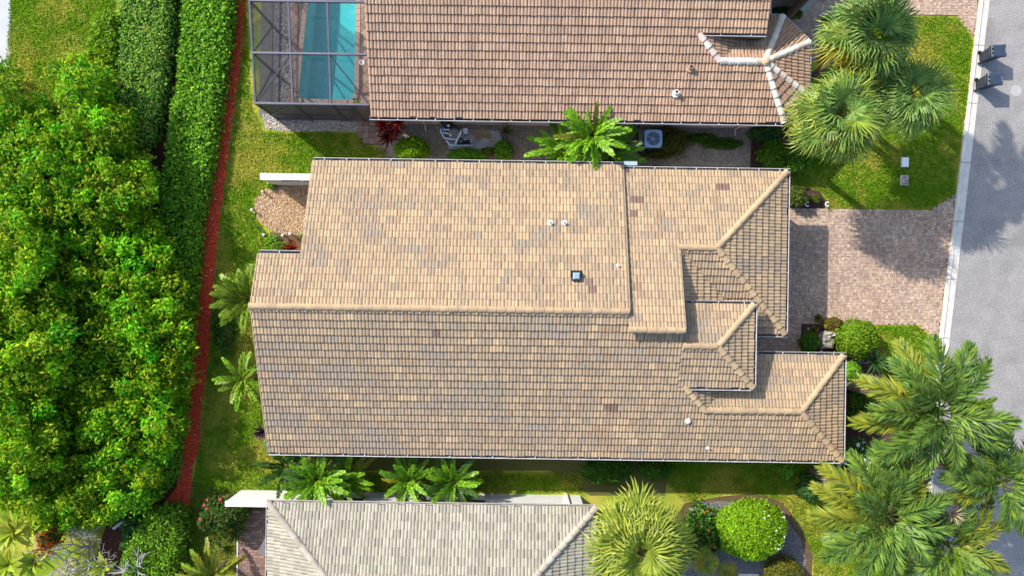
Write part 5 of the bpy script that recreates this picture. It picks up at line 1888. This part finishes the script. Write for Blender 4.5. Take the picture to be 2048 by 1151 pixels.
# ---- round and low shrubs
bush('ball_bush', 'clipped bright ball bush between red plants and gravel, upper yard', 824, 298, 0.88, 0.62, 1.1, G_LIME, 2600, 0.10)
bush('ball_bush', 'small dark green ball bush at the brick path corner', 1620, 684, 0.50, 0.50, 0.8, G_DARK, 1600, 0.08)
bush('ball_bush', 'largest round bush beside the brick driveway', 1716, 678, 0.92, 0.92, 1.7, [(3, (0.13, 0.25, 0.010)), (3, (0.17, 0.29, 0.012)), (1, (0.08, 0.17, 0.010))], 3600, 0.14)
bush('flowering_bush', 'big bright round bush dotted with white flowers on slate gravel', 1506, 1060, 1.66, 1.42, 2.0, G_LIME, 9000, 0.13, flowers=(26, 0.055, mat('white_petal', (0.75, 0.76, 0.78), None, 1, 0.6), (0.85, 0.25, 0.25)))
bush('ball_bush', 'olive yellow round bush at the bottom of the slate bed', 1566, 1142, 0.95, 0.72, 1.0, [(3, (0.16, 0.165, 0.02)), (2, (0.20, 0.185, 0.02)), (1, (0.10, 0.12, 0.02))], 2800, 0.09)
bush('ball_bush', 'larger dark clipped bush under the lower gutter', 1214, 938, 1.22, 0.72, 1.3, G_DARK, 3600, 0.11, lump=0.18)
bush('ball_bush', 'smaller dark clipped bush right of the half hidden air conditioner', 1310, 938, 0.80, 0.50, 1.1, G_DARK, 2000, 0.11)
bush('leafy_shrub', 'wide wavy green shrub under the fan palm beside tan roof corner', 1572, 316, 1.25, 0.80, 1.1, [(3, (0.085, 0.22, 0.014)), (3, (0.11, 0.25, 0.016))], 3600, 0.15, lump=0.25)
bush('leafy_shrub', 'dark shrub tucked under the pinkish hip corner gutter', 1530, 266, 0.75, 0.36, 0.6, G_DEEP, 1200, 0.12, lump=0.25)
bush('low_hedge', 'low clipped hedge along the concrete pad with pool equipment', 935, 309, 1.02, 0.30, 0.6, G_HEDGE, 2000, 0.085)
bush('low_hedge', 'rounded end of the low hedge at the right of the concrete pad', 1006, 300, 0.52, 0.48, 0.75, G_HEDGE, 1500, 0.085)
bush('leafy_shrub', 'yellowish tuft between the two low hedge clumps by the pad', 976, 303, 0.35, 0.2, 0.7, [(1, (0.16, 0.18, 0.03)), (1, (0.12, 0.15, 0.03))], 500, 0.10)
bush('olive_shrub', 'ragged olive and bronze shrub right of the light blue air conditioner', 1345, 285, 0.85, 0.62, 0.9, G_OLIVE, 2400, 0.10, lump=0.4)
bush('olive_shrub', 'low sprawling olive plant below the air conditioner pipes', 1316, 308, 0.75, 0.22, 0.45, G_OLIVE, 900, 0.09, lump=0.4)
bush('ground_hedge', 'low dark hedge clump nearer the air conditioner, on side gravel', 1400, 276, 0.72, 0.24, 0.45, G_DARK, 1200, 0.09, lump=0.3)
bush('ground_hedge', 'low dark hedge clump nearer the bark bed, on side gravel', 1448, 288, 0.95, 0.26, 0.45, G_DARK, 1500, 0.09, lump=0.3)
bush('leafy_shrub', 'spiky green shrub in the small corner bed by driveway', 1594, 393, 0.44, 0.46, 0.9, [(2, (0.10, 0.15, 0.025)), (2, (0.07, 0.12, 0.02)), (1, (0.17, 0.10, 0.03))], 700, 0.22, aspect=0.25, spread=1.4)
bush('ball_bush', 'tiny round yellow green bush in the small corner bed', 1632, 397, 0.25, 0.23, 0.4, [(2, (0.13, 0.16, 0.02)), (1, (0.09, 0.12, 0.02))], 500, 0.07)
for px, py, r, lab in ((1626, 660, 0.24, 'round pale green succulent beside the two white stones'), (1636, 636, 0.20, 'yellowish succulent at the top of the entry bed'), (1650, 646, 0.22, 'yellowish succulent right of the topmost one in the entry bed')):
    x, y = W(px, py, 0.3)
    rosette('succulent', lab, px, py, 0.12, 34, r * 1.15, 0.15, [(0.12, 0.125, 0.025), (0.16, 0.15, 0.03), (0.09, 0.10, 0.025)], emax=85, emin=15, stem=False)
bush('leafy_shrub', 'mottled yellow and bronze croton left of the largest round bush', 1668, 650, 0.48, 0.36, 0.6, [(2, (0.20, 0.18, 0.02)), (2, (0.10, 0.11, 0.02)), (1, (0.14, 0.05, 0.02))], 900, 0.14)
bush('leafy_shrub', 'bright green shrub right of the south wing roof corner', 1702, 742, 0.50, 0.46, 0.8, G_HEDGE, 1500, 0.10)
bush('leafy_shrub', 'deep green shrub row under the upper feather palm', 1722, 800, 0.55, 1.5, 0.9, G_DARK, 2400, 0.14, lump=0.35)
bush('flowering_bush', 'deep green shrub with white blossoms near the lower right roof corner', 1728, 930, 1.0, 1.0, 1.5, G_DEEP, 3600, 0.15, lump=0.3, flowers=(60, 0.10, mat('white_petal', (0.75, 0.76, 0.78), None, 1, 0.6), None))
bush('leafy_shrub', 'deep green shrub below the lower right roof corner', 1622, 972, 0.62, 0.62, 0.9, G_DEEP, 1700, 0.14, lump=0.3)
bush('leafy_shrub', 'small green shrub with bronze base under the lower right gutter', 1574, 940, 0.36, 0.40, 0.6, G_HEDGE, 900, 0.10, lump=0.3)
bush('flowering_bush', 'dark glossy plant with orange flowers between fan palm and ball bush', 1404, 1066, 0.95, 1.1, 1.2, G_DARK, 1500, 0.26, lump=0.4, lf=2.5, flowers=(16, 0.09, mat('orange_petal', (0.60, 0.16, 0.03), None, 1, 0.6), None), aspect=0.4, spread=1.4, mat_=WAXY)
bush('flowering_bush', 'leafy shrub with pinkish red flowers at the left end of the wall', 448, 1030, 1.2, 1.0, 1.3, [(3, (0.045, 0.115, 0.016)), (2, (0.06, 0.14, 0.016)), (1, (0.14, 0.07, 0.02))], 3600, 0.15, lump=0.3, flowers=(9, 0.10, mat('pink_petal', (0.55, 0.07, 0.10), None, 1, 0.6), (-0.7, 0.5, 0.45)))
bush('flowering_bush', 'orange flowering shrub at the upper left of the bare grey branches', 112, 1062, 0.45, 0.75, 2.4, [(3, (0.42, 0.09, 0.012)), (2, (0.50, 0.15, 0.02)), (1, (0.25, 0.05, 0.01))], 500, 0.16, z0=1.0, lump=0.5)
bush('weedy_shrub', 'low straggly green growth along the lawn beside the red mulch', 448, 660, 0.6, 1.2, 0.35, G_DARK, 900, 0.12, lump=0.6)
bush('low_hedge', 'dark green low hedge row at the neighbour garage wall', 1572, 26, 0.85, 0.26, 0.6, G_DARK, 1200, 0.10)
for k, (px, py, r, lab) in enumerate(((545, 480, 0.3, 'small weedy clump left of the orange spiky plant'), (556, 492, 0.35, 'leafy clump at the notch just left of the bromeliad'), (612, 474, 0.3, 'small dark clump between gravel and roof above the bromeliad'), (543, 372, 0.18, 'tiny green sprout at the left end of the garden wall'))):
    bush('weedy_shrub', lab, px, py, r, r * 0.8, 0.3, G_HEDGE, 320, 0.09, lump=0.5)

# ---- the bare grey shrub


def bare_tree(label, px, py, z, spread_, levels, seed):
    random.seed(seed)
    x, y = W(px, py, z * 0.6)
    t = thing('bare_shrub', label, 'bare shrub', (x, y, 0))
    b = MB()

    def grow(p, d, l, r, lv):
        q1 = p + d * l * 0.5 + Vector((random.gauss(0, 0.06), random.gauss(0, 0.06), random.gauss(0, 0.05))) * l
        q2 = p + d * l
        b.tube([p, q1, q2], [r, r * 0.85, r * 0.65], 5)
        if lv == 0:
            return
        for _ in range(random.choice((2, 3, 3))):
            nd = (d + Vector((random.gauss(0, 0.6), random.gauss(0, 0.6), random.gauss(0, 0.30)))).normalized()
            nd.z = nd.z * 0.6 + 0.05
            grow(q2, nd.normalized(), l * random.uniform(0.62, 0.9), r * 0.62, lv - 1)
    for k in range(6):
        a = 2 * math.pi * k / 6 + random.random() * 0.6
        d = Vector((math.cos(a) * spread_, math.sin(a) * spread_, 1.0)).normalized()
        grow(Vector((x, y, 0.0)), d, z * 0.42, 0.05, levels)
    b.build('branches', mat('bare_bark', (0.46, 0.43, 0.40), (0.36, 0.33, 0.31), 5, 0.9, 0.005, 40, 0.15, 30), t)
    random.seed(99 + seed)


bare_tree('large leafless shrub of pale grey twisted branches', 150, 1108, 2.0, 0.8, 5, 3)
bare_tree('small leafless pale shrub at the foot of the hedge block', 268, 1142, 2.1, 0.25, 2, 8)

# ---- the big leafy trees on the left


def leafy_tree(label, blobs, z0, dome, nclump, seed, trunk_px):
    """crown of many leaf clumps over the union of ellipses (photograph pixels), limbs and a trunk below"""
    rng = np.random.default_rng(seed)
    bx, by = W(trunk_px[0], trunk_px[1], 0)
    t = thing('leafy_tree', label, 'tree', (bx, by, 0), 'leafy trees behind the hedges')
    cl = []
    w = np.array([b_[2] * b_[3] for b_ in blobs], float)
    tries = 0
    while len(cl) < nclump and tries < 60000:
        tries += 1
        cx_, cy_, rx_, ry_ = blobs[rng.choice(len(blobs), p=w / w.sum())]
        a, r = rng.random() * 6.2832, math.sqrt(rng.random())
        px, py = cx_ + rx_ * r * math.cos(a), cy_ + ry_ * r * math.sin(a)
        z = z0 + dome * math.sqrt(max(0.0, 1 - r * r)) + rng.normal() * 0.4
        z = max(z, 0.7)
        low = rng.random() < 0.16
        if low:
            z -= 0.6
        x, y = W(px, py, z)
        rad = rng.uniform(0.24, 0.66)
        if all((x - c[0]) ** 2 + (y - c[1]) ** 2 + (z - c[2]) ** 2 > (0.80 * (rad + c[3])) ** 2 for c in cl):
            cl.append((x, y, z, rad))
    Ps, Ns, tn = [], [], []
    for x, y, z, rad in cl:
        m = int(560 * rad * rad) + 40
        d = rng.normal(size=(m, 3))
        d[:, 2] = np.abs(d[:, 2]) * 1.1 - 0.25
        d = norm_rows(d)
        rr = rad * (0.55 + 0.55 * rng.random((m, 1)))
        # a few shoots reach out of the clump
        k = rng.integers(3, 6)
        sa = norm_rows(np.column_stack([rng.normal(size=(k, 2)), 0.5 + rng.random(k)]))
        near = (d @ sa.T).max(1)[:, None]
        rr = rr * np.where(near > 0.93, 1.5, 1.0)
        Ps.append(np.array([x, y, z]) + d * rr * np.array([1, 1, 0.8]))
        Ns.append(norm_rows(d + np.array([0, 0, 0.7]) + 0.35 * rng.normal(size=(m, 3))))
        cc = tints(m, G_TREE, 0.16)
        hue = (1 + 0.16 * rng.normal()) 
        cc = cc * math.exp(0.22 * rng.normal()) * np.array([hue, 1 + 0.08 * rng.normal(), 1.0])
        young = (near[:, 0] > 0.94) & (rng.random(m) < 0.6)
        cc[young] = np.array([0.30, 0.37, 0.012]) * (0.85 + 0.3 * rng.random((young.sum(), 1)))
        tn.append(np.clip(cc, 0.003, 0.8))
    P, Nn, tn = np.concatenate(Ps), np.concatenate(Ns), np.concatenate(tn)
    V = leaf_quads(P, Nn, 0.21, 0.46, 0.9, 0.10, 0.12) - np.array([bx, by, 0])
    link('crown', quads_mesh('tree_crown', V, tn, LEAF), t)
    b = MB()
    top = Vector((bx, by, z0 * 0.55))
    b.tube([(bx, by, -0.1), (bx + 0.1, by, z0 * 0.28), top], [0.34, 0.26, 0.22], 10)
    b.build('trunk', m_wood, t)
    b = MB()
    sel = rng.choice(len(cl), size=min(90, len(cl)), replace=False)
    for k in sel:
        x, y, z, rad = cl[k]
        mid = top.lerp(Vector((x, y, z)), 0.5) + Vector((0, 0, 0.25))
        b.tube([top, mid, (x, y, z)], [0.09, 0.05, 0.015], 5, False)
    b.build('limbs', m_wood, t)


leafy_tree('leafy tree at the upper left beside the ends of the short hedges', [(90, 340, 130, 115), (215, 375, 92, 80), (60, 268, 70, 65), (168, 180, 52, 62), (10, 290, 62, 110), (8, 180, 26, 48), (180, 260, 90, 60)], 1.1, 1.5, 430, 11, (100, 330))
leafy_tree('widest leafy tree, its crown reaching over the red mulch strip', [(210, 600, 158, 140), (312, 650, 72, 100), (238, 740, 138, 110), (245, 490, 90, 70)], 0.7, 0.95, 520, 12, (235, 630))
leafy_tree('leafy tree just above the bare grey branches', [(175, 900, 148, 110), (282, 850, 78, 90), (120, 990, 100, 60), (190, 1000, 60, 40), (240, 950, 78, 60)], 0.7, 0.75, 430, 13, (190, 900))
leafy_tree('leafy tree cut off by the left edge of the picture', [(20, 520, 100, 130), (40, 700, 110, 130), (20, 880, 90, 120), (-40, 700, 80, 200)], 1.4, 2.2, 460, 14, (10, 700))

# ------------------------------------------------------------------ ground cover
def grass(polys, dens):
    V, Tn = [], []
    for poly in polys:
        P = rand_in(pxpoly(poly), int(area(pxpoly(poly)) * dens))
        n = len(P)
        f = np.array([noise.noise(Vector((p[0] * 0.42, p[1] * 0.42, 2.0))) + 0.6 * noise.noise(Vector((p[0] * 1.7, p[1] * 1.7, 6.0))) for p in P])
        a = RNG.random(n) * 6.283
        d = np.column_stack([np.cos(a), np.sin(a), np.zeros(n)])
        s_ = np.column_stack([-np.sin(a), np.cos(a), np.zeros(n)])
        hgt = (0.035 + 0.05 * RNG.random(n))[:, None]
        ln = (0.03 + 0.10 * RNG.random(n))[:, None]
        w = (0.012 + 0.016 * RNG.random(n))[:, None]
        B = np.column_stack([P, np.full(n, 0.004)])
        up = np.array([0, 0, 1.0])
        mid = B + d * ln * 0.45 + up * hgt * 0.9
        tip = B + d * ln + up * hgt * 0.8
        q = np.stack([B - s_ * w * 0.7, mid - s_ * w, tip, mid + s_ * w], 1)
        V.append(q)
        g = np.array([0.13, 0.27, 0.010])
        yl = np.array([0.44, 0.40, 0.06])
        k = np.clip(0.18 + 1.6 * f, 0, 1)[:, None] * (0.5 + RNG.random((n, 1)) * 0.7)
        k = np.clip(k, 0, 0.95)
        Tn.append((g * (1 - k) + yl * k) * (1 + 0.22 * RNG.normal(size=(n, 1))).clip(0.4, 1.7))
    o = link('grass', quads_mesh('grass', np.concatenate(V), np.concatenate(Tn), GRASSM))
    return tag(o, 'green and straw coloured lawn grass', None, None, 'stuff')


LAWNS = [
    [(492, -40), (500, 200), (522, 262), (575, 266), (716, 266), (730, 292), (765, 296), (800, 340), (628, 360), (520, 352), (535, 372), (508, 400), (505, 425), (520, 450), (540, 470), (545, 515), (500, 560),
     (545, 905), (560, 940), (740, 945), (1165, 945), (1165, 984), (472, 980), (455, 1000), (375, 1060), (382, 990), (398, 900), (415, 740), (427, 600), (436, 480), (455, 330), (470, 210), (482, 120)],
    [(1645, 36), (1850, 34), (1915, 36), (1944, 76), (1935, 190), (1906, 391), (1862, 417), (1656, 417), (1648, 385), (1610, 372), (1578, 374), (1578, 345), (1620, 345), (1640, 250)],
    [(1755, 651), (1835, 651), (1868, 680), (1850, 800), (1835, 960), (1810, 1180), (1625, 1180), (1626, 1110), (1600, 1045), (1560, 1000), (1500, 982), (1420, 988), (1365, 1000), (1330, 960), (1300, 910), (1690, 920), (1790, 940), (1795, 760), (1750, 735)],
    [(24, -40), (232, -40), (230, 20), (190, 30), (165, 110), (140, 190), (60, 200), (10, 160)],
    [(365, 1060), (470, 1000), (474, 1200), (350, 1200)]]
grass(LAWNS, 620)


def scatter_stones(name, poly, n, s0, s1, cols, m, label):
    P = rand_in(pxpoly(poly), n)
    octa = np.array([(1, 0, 0), (0, 1, 0), (-1, 0, 0), (0, -1, 0), (0, 0, 0.8)])
    V, Tn = [], []
    a = RNG.random(n) * 6.28
    s_ = s0 + (s1 - s0) * RNG.random(n) ** 2
    asp = 0.6 + 0.4 * RNG.random(n)
    c, s2 = np.cos(a), np.sin(a)
    tt = tints(n, cols, 0.18)
    for k in range(4):
        pts = []
        for q in (octa[k], octa[(k + 1) % 4], octa[4]):
            X, Y = q[0] * s_, q[1] * s_ * asp
            pts.append(np.column_stack([P[:, 0] + X * c - Y * s2, P[:, 1] + X * s2 + Y * c, np.full(n, 0.014) + q[2] * s_ * 0.6]))
        top2 = pts[2] + np.column_stack([RNG.normal(size=(n, 2)) * 0.15 * s_[:, None], np.zeros(n)])
        V.append(np.stack([pts[0], pts[1], top2, pts[2]], 1))
        Tn.append(tt)
    o = link(name, quads_mesh(name, np.concatenate(V), np.concatenate(Tn), m))
    return tag(o, label, None, None, 'stuff')


m_stone = mat('loose_stone', (0, 0, 0), None, 1, 0.9, 0.003, 60, 0.15, 60, attr='tint')
scatter_stones('tan_gravel', [(560, 370), (628, 368), (618, 468), (575, 470), (545, 462), (520, 442), (508, 420), (512, 395), (530, 378)], 2600, 0.03, 0.075, [(3, (0.46, 0.31, 0.18)), (2, (0.40, 0.25, 0.13)), (2, (0.52, 0.40, 0.28)), (1, (0.28, 0.18, 0.10))], m_stone, 'loose tan gravel in the round bed')
scatter_stones('shell_gravel', [(527, 230), (556, 228), (566, 238), (722, 240), (722, 261), (566, 262), (531, 256)], 1500, 0.03, 0.10, [(3, (0.44, 0.39, 0.33)), (2, (0.34, 0.29, 0.25)), (1, (0.52, 0.40, 0.26)), (0.5, (0.30, 0.38, 0.40))], m_stone, 'pale shells and stones along the cage foot')
scatter_stones('shell_gravel', [(545, -20), (582, -20), (592, 215), (572, 225), (556, 222)], 1100, 0.03, 0.10, [(3, (0.38, 0.34, 0.31)), (2, (0.28, 0.25, 0.23)), (1, (0.46, 0.38, 0.33))], m_stone, 'pale stones inside the screen cage')
scatter_stones('slate_gravel', [(1380, 1015), (1400, 1002), (1445, 1000), (1520, 1010), (1575, 1040), (1600, 1075), (1612, 1120), (1600, 1170), (1350, 1170), (1360, 1080)], 5200, 0.02, 0.05, [(3, (0.19, 0.18, 0.18)), (2, (0.13, 0.125, 0.13)), (1, (0.27, 0.26, 0.26))], m_stone, 'dark slate gravel')
scatter_stones('side_pebbles', [(800, 245), (1500, 248), (1498, 345), (790, 335)], 9000, 0.02, 0.055, [(3, (0.33, 0.29, 0.24)), (2, (0.25, 0.22, 0.18)), (2, (0.43, 0.39, 0.34)), (0.15, (0.18, 0.36, 0.38))], m_stone, 'grey pebbles in the side yard')
RM = [(485, -20), (494, 60), (484, 140), (472, 210), (458, 300), (455, 345), (443, 420), (436, 500), (429, 560), (426, 640), (415, 740), (404, 810), (399, 900), (386, 930), (383, 990), (376, 1040), (366, 1100), (352, 1180),
      (340, 1180), (345, 1110), (362, 1060), (356, 1020), (330, 1008), (354, 975), (368, 930), (368, 860), (374, 780), (388, 700), (402, 600), (404, 520), (416, 440), (424, 400), (436, 320), (448, 220), (464, 110), (470, -20)]
scatter_stones('red_mulch_chips', RM, 9000, 0.02, 0.06, [(4, (0.72, 0.080, 0.026)), (3, (0.60, 0.058, 0.022)), (1.5, (0.30, 0.032, 0.016)), (0.5, (0.20, 0.09, 0.05)), (0.15, (0.6, 0.4, 0.32))], m_stone, 'red bark chips')
scatter_stones('brown_mulch_chips', [(340, 60), (385, 60), (360, 200), (335, 320), (322, 520), (296, 500), (290, 300), (310, 200)], 3000, 0.02, 0.06, [(3, (0.11, 0.032, 0.018)), (2, (0.07, 0.024, 0.014)), (1, (0.15, 0.05, 0.028))], m_stone, 'brown bark chips between the hedges')


def litter(name, poly, n, cols, label):
    """fallen leaves lying flat"""
    P = rand_in(pxpoly(poly), n)
    P = np.column_stack([P, np.full(n, 0.05)])
    V = leaf_quads(P, np.tile(np.array([0, 0, 1.0]), (n, 1)), 0.075, 0.5, 0.35, 0.08)
    o = link(name, quads_mesh(name, V, tints(n, cols, 0.25), LEAF))
    return tag(o, label, None, None, 'stuff')


DRY = [(3, (0.30, 0.19, 0.08)), (2, (0.38, 0.30, 0.12)), (1, (0.20, 0.10, 0.05)), (1, (0.16, 0.24, 0.03))]
litter('fallen_leaves', RM, 420, DRY, 'dry leaves lying on the red mulch')
litter('fallen_leaves', [(1580, 420), (1900, 420), (1870, 650), (1600, 650)], 90, DRY, 'dry leaves lying on the driveway')
litter('fallen_leaves', [(440, 120), (520, 260), (520, 520), (500, 900), (400, 960), (430, 500)], 260, DRY, 'dry leaves lying on the side lawn')
litter('fallen_leaves', [(790, 245), (1500, 248), (1498, 335), (790, 335)], 220, DRY, 'dry leaves lying on the side gravel')
